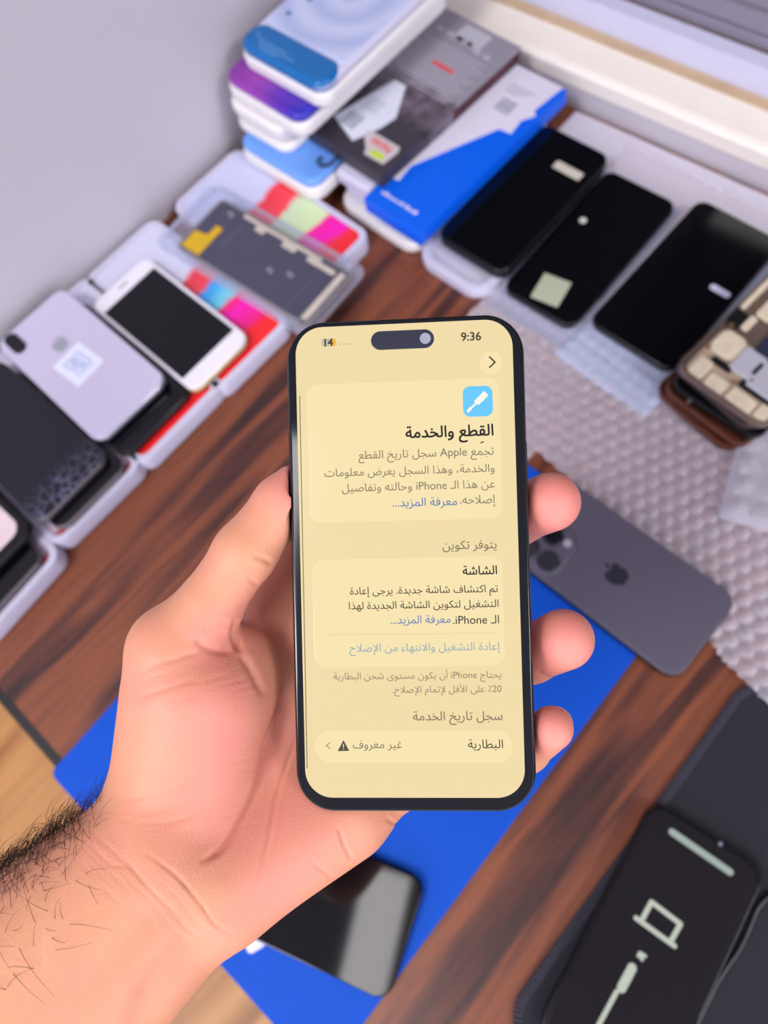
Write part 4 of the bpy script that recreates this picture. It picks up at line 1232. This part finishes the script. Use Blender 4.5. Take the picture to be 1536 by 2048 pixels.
def _blend(s, d, k):
    sl_ = tuple(slice(a_, b_) for a_, b_ in s)
    f = FIELD[sl_]
    h_ = np.clip(k - np.abs(f - d), 0, None) / k
    FIELD[sl_] = np.minimum(f, d) - h_ * h_ * k * 0.25


def cone(a_, b_, ra, rb, k=5.0, flat=1.0):
    """tapering limb piece from a to b; flat > 1 thins it along the view depth"""
    a_, b_ = np.asarray(a_, float), np.asarray(b_, float)
    r = max(ra, rb) + k + 6
    s = _win(np.minimum(a_, b_) - r, np.maximum(a_, b_) + r)
    if any(b0 <= a0 for a0, b0 in s): return
    X, Y, Z = _grid(s)
    ba = b_ - a_; L2 = float(ba @ ba)
    t = np.clip(((X - a_[0]) * ba[0] + (Y - a_[1]) * ba[1] + (Z - a_[2]) * ba[2]) / L2, 0, 1)
    dx, dy, dz = X - (a_[0] + ba[0] * t), Y - (a_[1] + ba[1] * t), (Z - (a_[2] + ba[2] * t)) * flat
    d = np.sqrt(dx * dx + dy * dy + dz * dz) - (ra + (rb - ra) * t)
    _blend(s, d.astype(np.float32), k)


def chain(pts, rad, k=4.0, k0=None, flat=1.0):
    for i in range(len(pts) - 1):
        cone(pts[i], pts[i + 1], rad[i], rad[i + 1], (k0 if (i == 0 and k0) else k), flat)


# forearm: two overlapping limbs make the broad, flattened wrist
cone(P(297, 1690, 224), P(-70, 2010, 210), 19.0, 26.0, 6)
cone(P(396, 1786, 225), P(10, 2160, 212), 18.0, 25.0, 16)
cone(P(330, 1725, 228), P(0, 2100, 214), 20.0, 28.0, 14)
# palm: metacarpals
cone(P(330, 1600, 238), P(668, 1215, 259), 15.0, 13.5, 9)
cone(P(380, 1650, 238), P(745, 1300, 258), 15.5, 12.5, 9)
cone(P(415, 1715, 232), P(795, 1430, 253), 15.5, 12.0, 10)
cone(P(438, 1762, 229), P(800, 1540, 246), 15.5, 11.5, 10)
# hypothenar pad
cone(P(462, 1765, 226), P(690, 1630, 236), 15.5, 14.0, 9)
# thenar pad
cone(P(353, 1610, 231), P(384, 1395, 229), 20.0, 20.6, 7)
cone(P(400, 1580, 234), P(432, 1400, 236), 19.0, 19.5, 7)
cone(P(336, 1560, 231), P(348, 1350, 228), 16.0, 13.4, 6)
# thumb
TH = [P(343, 1296, 226), P(490, 1105, 226), P(566, 1008, 228), P(592, 980, 229)]
cone(P(362, 1360, 228), TH[0], 15.0, 12.2, 5)
cone(TH[0], P(415, 1222, 226), 12.0, 9.8, 6)
cone(P(405, 1232, 226), TH[1], 9.9, 9.4, 4)
cone(TH[1], TH[2], 9.5, 8.8, 3)
cone(TH[2], TH[3], 8.8, 8.0, 3)
# web between thumb and index
cone(P(430, 1360, 236), P(610, 1400, 252), 13.0, 10.0, 7)
cone(P(470, 1330, 240), P(600, 1330, 256), 9.0, 9.0, 6)
cone(P(560, 1300, 258), P(590, 1090, 264), 13.5, 14.0, 5)
cone(P(508, 1292, 248), P(560, 1180, 258), 9.5, 11.0, 5)
cone(P(470, 1320, 236), P(560, 1365, 247), 11.5, 10.5, 5)
# fingers
IDX = [P(680, 1195, 256), P(835, 1020, 252), P(915, 915, 245), P(960, 850, 241)]
MID = [P(752, 1292, 256), P(935, 1110, 258), P(1040, 1028, 241), P(1101, 1004, 226)]
RNG = [P(800, 1425, 253), P(955, 1335, 259), P(1060, 1308, 243), P(1127, 1279, 226)]
PNK = [P(805, 1538, 246), P(950, 1545, 257), P(1052, 1498, 240), P(1103, 1456, 221)]
chain(IDX, [11.5, 9.9, 8.8, 7.8], 3, 6)
chain(MID, [11.5, 10.2, 9.2, 9.2], 3, 6)
chain(RNG, [11.2, 10.0, 9.2, 9.4], 3, 6)
chain(PNK, [10.6, 8.8, 7.2, 6.6], 3, 6)

# the phone presses its shape into the skin
X, Y, Z = np.meshgrid(gx, gy, gz, indexing='ij')
L0 = PH_R.T
qx = L0[0, 0] * (X - PH_T[0]) + L0[0, 1] * (Y - PH_T[1]) + L0[0, 2] * (Z - PH_T[2])
qy = L0[1, 0] * (X - PH_T[0]) + L0[1, 1] * (Y - PH_T[1]) + L0[1, 2] * (Z - PH_T[2])
qz = L0[2, 0] * (X - PH_T[0]) + L0[2, 1] * (Y - PH_T[1]) + L0[2, 2] * (Z - PH_T[2])
rr = 11.8
ax_ = np.abs(qx) - (35.75 - rr); ay_ = np.abs(qy) - (73.75 - rr)
d2 = np.hypot(np.maximum(ax_, 0), np.maximum(ay_, 0)) + np.minimum(np.maximum(ax_, ay_), 0) - rr
dzp = np.abs(qz + 3.9 + 0.3) - 4.5
dph = np.minimum(np.maximum(d2, dzp), 0) + np.hypot(np.maximum(d2, 0), np.maximum(dzp, 0))
cut = (0.25 - dph).astype(np.float32)
kk = 1.2
h_ = np.clip(kk - np.abs(FIELD - cut), 0, None) / kk
FIELD = np.maximum(FIELD, cut) + h_ * h_ * kk * 0.25
del X, Y, Z, qx, qy, qz, ax_, ay_, d2, dzp, dph, cut, h_


def surface_nets(F):
    s = F < 0
    nx, ny, nz = F.shape
    c = s[:-1, :-1, :-1].astype(np.int8)
    tot = np.zeros((nx - 1, ny - 1, nz - 1), np.int8)
    for i in (0, 1):
        for j in (0, 1):
            for k in (0, 1):
                tot += s[i:nx - 1 + i, j:ny - 1 + j, k:nz - 1 + k]
    act = (tot > 0) & (tot < 8)
    I, J, K = np.nonzero(act)
    acc = np.zeros((len(I), 3)); cnt = np.zeros(len(I))
    corners = [(i, j, k) for i in (0, 1) for j in (0, 1) for k in (0, 1)]
    for a_ in corners:
        for ax in range(3):
            if a_[ax]: continue
            b_ = list(a_); b_[ax] = 1
            f0 = F[I + a_[0], J + a_[1], K + a_[2]]; f1 = F[I + b_[0], J + b_[1], K + b_[2]]
            m_ = (f0 < 0) != (f1 < 0)
            t = np.where(m_, f0 / np.where(m_, f0 - f1, 1), 0)
            p = np.tile(np.array(a_, float), (len(I), 1)); p[:, ax] += t
            acc[m_] += p[m_]; cnt[m_] += 1
    V = np.stack([I, J, K], 1) + acc / cnt[:, None]
    idx = -np.ones(act.shape, np.int64); idx[I, J, K] = np.arange(len(I))
    quads = []
    for ax in range(3):
        u, v = [(1, 2), (2, 0), (0, 1)][ax]
        sh = [slice(1, -1)] * 3; sh[ax] = slice(0, -1)
        sh2 = list(sh); sh2[ax] = slice(1, None)
        a_ = s[tuple(sh)]; b_ = s[tuple(sh2)]
        e = np.argwhere(a_ != b_)
        flip = a_[a_ != b_]
        o = np.array([1, 1, 1]); o[ax] = 0
        e = e + o
        def g(du, dv):
            q_ = e.copy(); q_[:, u] -= du; q_[:, v] -= dv
            return idx[q_[:, 0], q_[:, 1], q_[:, 2]]
        Q = np.stack([g(1, 1), g(0, 1), g(0, 0), g(1, 0)], 1)
        Q[~flip] = Q[~flip][:, ::-1]
        quads.append(Q)
    Q = np.concatenate(quads)
    return V, Q[(Q >= 0).all(1)]


HV, HQ = surface_nets(FIELD)
HV = LO + HV * RES


def relax(V, Q, it, lam=0.5):
    n = len(V)
    e = np.concatenate([Q[:, [0, 1]], Q[:, [1, 2]], Q[:, [2, 3]], Q[:, [3, 0]]])
    e = np.concatenate([e, e[:, ::-1]])
    deg = np.bincount(e[:, 0], minlength=n)[:, None]
    for _ in range(it):
        s = np.stack([np.bincount(e[:, 0], weights=V[e[:, 1], k], minlength=n) for k in range(3)], 1)
        V = V + lam * (s / np.maximum(deg, 1) - V)
    return V


def normals(V, Q):
    n = np.cross(V[Q[:, 2]] - V[Q[:, 0]], V[Q[:, 3]] - V[Q[:, 1]])
    N_ = np.stack([sum(np.bincount(Q[:, j], weights=n[:, k], minlength=len(V)) for j in range(4)) for k in range(3)], 1)
    return N_ / np.maximum(np.linalg.norm(N_, axis=1), 1e-9)[:, None]
HV = relax(HV, HQ, 3)
HN = normals(HV, HQ)
PXY = np.stack([HV[:, 0] / HV[:, 2] * FPX + 768, HV[:, 1] / HV[:, 2] * FPX + 1024], 1)


def seg_dist(pts):
    """distance (mm at the skin) of every vertex from a crease line, and the place along it 0..1"""
    pts = np.array(smooth_path(pts, 5), float)
    best = np.full(len(PXY), 1e9); pos = np.zeros(len(PXY))
    L_ = len(pts) - 1
    lo, hi = pts.min(0) - 60, pts.max(0) + 60
    m_ = ((PXY > lo) & (PXY < hi)).all(1)
    q_ = PXY[m_]
    b_ = best[m_]; p_ = pos[m_]
    for i in range(L_):
        a0, d0 = pts[i], pts[i + 1] - pts[i]
        t = np.clip(((q_ - a0) @ d0) / max(d0 @ d0, 1e-9), 0, 1)
        d = np.linalg.norm(q_ - a0 - t[:, None] * d0, axis=1)
        u_ = d < b_
        b_[u_] = d[u_]; p_[u_] = (i + t[u_]) / L_
    best[m_] = b_; pos[m_] = p_
    return best * HV[:, 2] / FPX, pos


DISP = np.zeros(len(HV))
FRONT = np.clip(-HN[:, 2] * 3, 0, 1)


def crease(pts, depth, width, ends=0.2, ridge=0.12):
    d, t = seg_dist(pts)
    fade = np.clip(np.minimum(t, 1 - t) / ends, 0, 1)
    g_ = np.exp(-(d / width) ** 2) - ridge * np.exp(-((d - 2.2 * width) / (1.3 * width)) ** 2)
    global DISP
    DISP = DISP - depth * g_ * fade * FRONT
crease([(582, 1370), (566, 1412), (548, 1470), (530, 1525), (508, 1590), (472, 1660), (440, 1700), (398, 1728)], 1.3, 0.9, 0.12, 0.10)
crease([(584, 1330), (574, 1400), (558, 1452), (538, 1508), (515, 1570)], 2.2, 2.6, 0.3, 0.1)
crease([(596, 1470), (570, 1540), (552, 1600), (541, 1660), (528, 1720), (505, 1785)], 0.6, 0.6, 0.2, 0.1)
crease([(676, 1650), (688, 1688), (706, 1722)], 0.5, 0.6)
crease([(770, 1636), (790, 1648), (802, 1655)], 0.5, 0.6)
crease([(620, 1720), (650, 1745), (668, 1760)], 0.3, 0.6)
crease([(285, 1700), (352, 1751), (402, 1809), (428, 1846), (468, 1872)], 0.6, 0.5, 0.25, 0.05)
crease([(232, 1689), (290, 1767), (344, 1821), (402, 1887)], 0.3, 0.5, 0.25, 0.05)
crease([(300, 1745), (350, 1790), (400, 1850)], 0.2, 0.45, 0.3, 0.05)
crease([(478, 1238), (470, 1268), (478, 1306)], 1.6, 1.0, 0.2)
crease([(470, 1300), (440, 1303), (405, 1290), (392, 1270)], 0.5, 1.1)
crease([(400, 1262), (430, 1250), (470, 1246)], 0.45, 0.8)
crease([(478, 1306), (505, 1345), (528, 1395)], 0.9, 1.1)
crease([(285, 1335), (350, 1318), (405, 1300)], 0.35, 0.8)
crease([(268, 1395), (340, 1375), (400, 1352)], 0.2, 0.7)
crease([(505, 1112), (526, 1118), (548, 1130)], 0.5, 0.7)
crease([(494, 1155), (506, 1164), (518, 1169)], 0.45, 0.7)
crease([(226, 1560), (300, 1535), (370, 1520)], 0.22, 0.7)
crease([(232, 1600), (300, 1590), (380, 1560), (430, 1530)], 0.22, 0.7)
crease([(280, 1650), (360, 1640), (430, 1600)], 0.2, 0.7)
crease([(1074, 1340), (1086, 1352), (1100, 1354)], 0.35, 0.6)
crease([(415, 1850), (360, 1905), (305, 1965), (250, 2050)], 1.5, 3.6, 0.25, 0.3)
crease([(335, 1795), (280, 1850), (220, 1925), (150, 2020)], 1.2, 5.0, 0.25, 0.3)
# fine stretch lines in the skin
for k in range(42):
    px0 = random.uniform(225, 480); py0 = random.uniform(1330, 1680); L_ = random.uniform(40, 120); sl0 = random.uniform(-0.40, -0.10)
    crease([(px0, py0), (px0 + L_ / 2, py0 + sl0 * L_ / 2 + random.uniform(-4, 4)), (px0 + L_, py0 + sl0 * L_)], random.uniform(0.05, 0.14), 0.5, 0.4, 0.1)
for k in range(26):
    s0 = random.uniform(0, 1); px0 = 170 + 230 * s0 + random.uniform(-40, 40); py0 = 1690 + 190 * s0 + random.uniform(-30, 60); L_ = random.uniform(40, 110)
    crease([(px0 - L_ / 2, py0 - L_ / 2 * 0.9), (px0, py0), (px0 + L_ / 2, py0 + L_ / 2)], random.uniform(0.05, 0.13), 0.5, 0.4, 0.1)
HV2 = HV + HN * DISP[:, None]
HW = EYE + (RW @ (HV2 / 1000.0).T).T
ORG = camw(P(335, 1730, 224))
me = bpy.data.meshes.new('hand_and_forearm')
me.from_pydata((HW - ORG).tolist(), [], HQ.tolist())

m, nt, bs, out = new_mat('skin')
N, L = nt.nodes, nt.links
tc = N.new('ShaderNodeTexCoord')
n1 = N.new('ShaderNodeTexNoise'); n1.inputs['Scale'].default_value = 34; n1.inputs['Detail'].default_value = 3
n2 = N.new('ShaderNodeTexNoise'); n2.inputs['Scale'].default_value = 900; n2.inputs['Detail'].default_value = 3
vo = N.new('ShaderNodeTexVoronoi'); vo.inputs['Scale'].default_value = 1500
for x_ in (n1, n2, vo): L.new(tc.outputs['Object'], x_.inputs['Vector'])
at_ = N.new('ShaderNodeAttribute'); at_.attribute_name = 'flush'
cr = N.new('ShaderNodeMix'); cr.data_type = 'RGBA'; cr.inputs['A'].default_value = srgb(217, 157, 119); cr.inputs['B'].default_value = srgb(230, 136, 132)
ad = N.new('ShaderNodeMath'); ad.operation = 'MULTIPLY_ADD'; ad.inputs[1].default_value = 0.9; ad.use_clamp = True
su = N.new('ShaderNodeMath'); su.operation = 'SUBTRACT'; su.inputs[1].default_value = 0.5; L.new(n1.outputs['Fac'], su.inputs[0])
L.new(su.outputs[0], ad.inputs[0]); L.new(at_.outputs['Fac'], ad.inputs[2])
L.new(ad.outputs[0], cr.inputs['Factor']); L.new(cr.outputs['Result'], bs.inputs['Base Color'])
bs.inputs['Roughness'].default_value = 0.48
bs.inputs['Specular IOR Level'].default_value = 0.4
bs.inputs['Subsurface Weight'].default_value = 0.25
bs.inputs['Subsurface Radius'].default_value = (0.0030, 0.0012, 0.0007)
bs.inputs['Subsurface Scale'].default_value = 1.0
b1 = N.new('ShaderNodeBump'); b1.inputs['Strength'].default_value = 0.12; b1.inputs['Distance'].default_value = 0.0004; L.new(n2.outputs['Fac'], b1.inputs['Height'])
b2 = N.new('ShaderNodeBump'); b2.inputs['Strength'].default_value = 0.2; b2.inputs['Distance'].default_value = 0.0003; L.new(vo.outputs['Distance'], b2.inputs['Height']); L.new(b1.outputs[0], b2.inputs['Normal'])
L.new(b2.outputs[0], bs.inputs['Normal'])
SKIN = m
person = thing('person', 'person\'s bare left hand and hairy forearm holding up the lit phone', 'person', tuple(ORG))
hand = obj('hand_and_forearm', me, SKIN, person, smooth=False)
me.shade_smooth()
# palms and fingertips are naturally pinker than the arm
fl = np.zeros(len(HV))
def pink(c, r, a_):
    d = np.linalg.norm(HV - np.asarray(c), axis=1)
    np.maximum(fl, a_ * np.exp(-(d / r) ** 2), out=fl)
for q_, r_, a_ in ((MID[3], 16, 1.0), (RNG[3], 16, 0.95), (PNK[3], 14, 0.95), (IDX[3], 16, 0.9), (TH[3], 18, 0.7), (P(440, 1480, 215), 30, 0.5), (P(620, 1650, 222), 26, 0.55), (P(520, 1760, 218), 20, 0.5), (P(440, 1290, 216), 14, 0.6)):
    pink(q_, r_, a_)
at_l = me.attributes.new('flush', 'FLOAT', 'POINT')
pink(P(500, 1480, 225), 62, 0.42)
at_l.data.foreach_set('value', (0.04 + 0.96 * fl).astype(np.float32))

# thumb and finger nails on the far side of the tips
NAIL = mat('nail', (228, 166, 150), 0.3, var=0.05)

def nail(tip, back, into, r, nm):
    d = np.asarray(tip) - np.asarray(back); d /= np.linalg.norm(d)
    nb = np.asarray(into, float); nb = nb - d * (nb @ d); nb /= np.linalg.norm(nb); sd = np.cross(d, nb)
    bm = bmesh.new(); g = {}
    for i in range(9):
        for j in range(9):
            u = math.radians(-42 + 84 * i / 8); v = -7.5 + 11.0 * j / 8
            rr_ = math.sqrt(r * r - max(v, 0) ** 2) + 0.02 - 0.5 * (abs(i - 4) / 4) ** 4 - (0.4 if j == 0 else 0)
            p = np.asarray(tip) + d * v + rr_ * (math.cos(u) * nb + math.sin(u) * sd)
            g[i, j] = bm.verts.new(tuple(EYE + RW @ (p / 1000.0) - ORG))
    for i in range(8):
        for j in range(8): bm.faces.new((g[i, j], g[i + 1, j], g[i + 1, j + 1], g[i, j + 1]))
    o = obj(nm, bm, NAIL, person)
    md = o.modifiers.new('thickness', 'SOLIDIFY'); md.thickness = 0.0003; md.offset = 0
for f_, r_ in ((MID, 9.2), (RNG, 9.4), (PNK, 6.7), (IDX, 7.9)): nail(f_[3], f_[2], (0.35, 0.1, 1.0), r_, 'fingernail')
nail(TH[3], TH[1], (-0.8, -0.45, 0.35), 8.2, 'thumbnail')

# hair on the upper edge of the forearm
bm = bmesh.new()
ok = np.nonzero((PXY[:, 0] > -60) & (PXY[:, 0] < 215) & (PXY[:, 1] > 1560) & (PXY[:, 1] < 2120) & (HN[:, 2] < 0.55))[0]
nrm = HN[ok]
# edge hairs are dense, hairs on the inner arm sparse
edge_y = 1602 + (205 - PXY[ok, 0]) * 0.66
wgt = np.exp(-((PXY[ok, 1] - edge_y) / 42.0) ** 2) * 6.5 + 1.3 * np.exp(-((PXY[ok, 1] - edge_y) / 190.0) ** 2) * (PXY[ok, 0] < 175)
wgt *= np.clip((215 - PXY[ok, 0]) / 90, 0.05, 1)
pick = rng.choice(len(ok), 860, replace=False, p=wgt / wgt.sum())
for i in ok[pick]:
    p0 = HV2[i]; n = HN[i]
    axis = np.array([-0.70, 0.70, -0.15]); axis /= np.linalg.norm(axis)
    side = np.cross(n, axis); side /= max(np.linalg.norm(side), 1e-6)
    ln = rng.uniform(6, 13); bend = rng.uniform(-1.0, 1.0); lift = rng.uniform(0.25, 0.75)
    dr = -axis * rng.uniform(-0.3, 0.9) + side * bend
    dr /= max(np.linalg.norm(dr), 1e-6)
    cur = rng.uniform(-0.9, 0.9); pts = []
    for j in range(7):
        t = j / 6
        pts.append(p0 + n * (-0.3 + ln * lift * math.sin(t * 2.0) * 0.55) + dr * ln * t * 0.9 + side * cur * ln * 0.5 * t * t)
    w_ = [tuple(EYE + RW @ (q_ / 1000.0) - ORG) for q_ in pts]
    add_tube(bm, w_, 0.000078, 3, r1=0.00003, caps=False)
hr = obj('arm_hair', bm, mat('dark_arm_hair', (40, 26, 22), 0.5), person)
hr['kind'] = 'stuff'
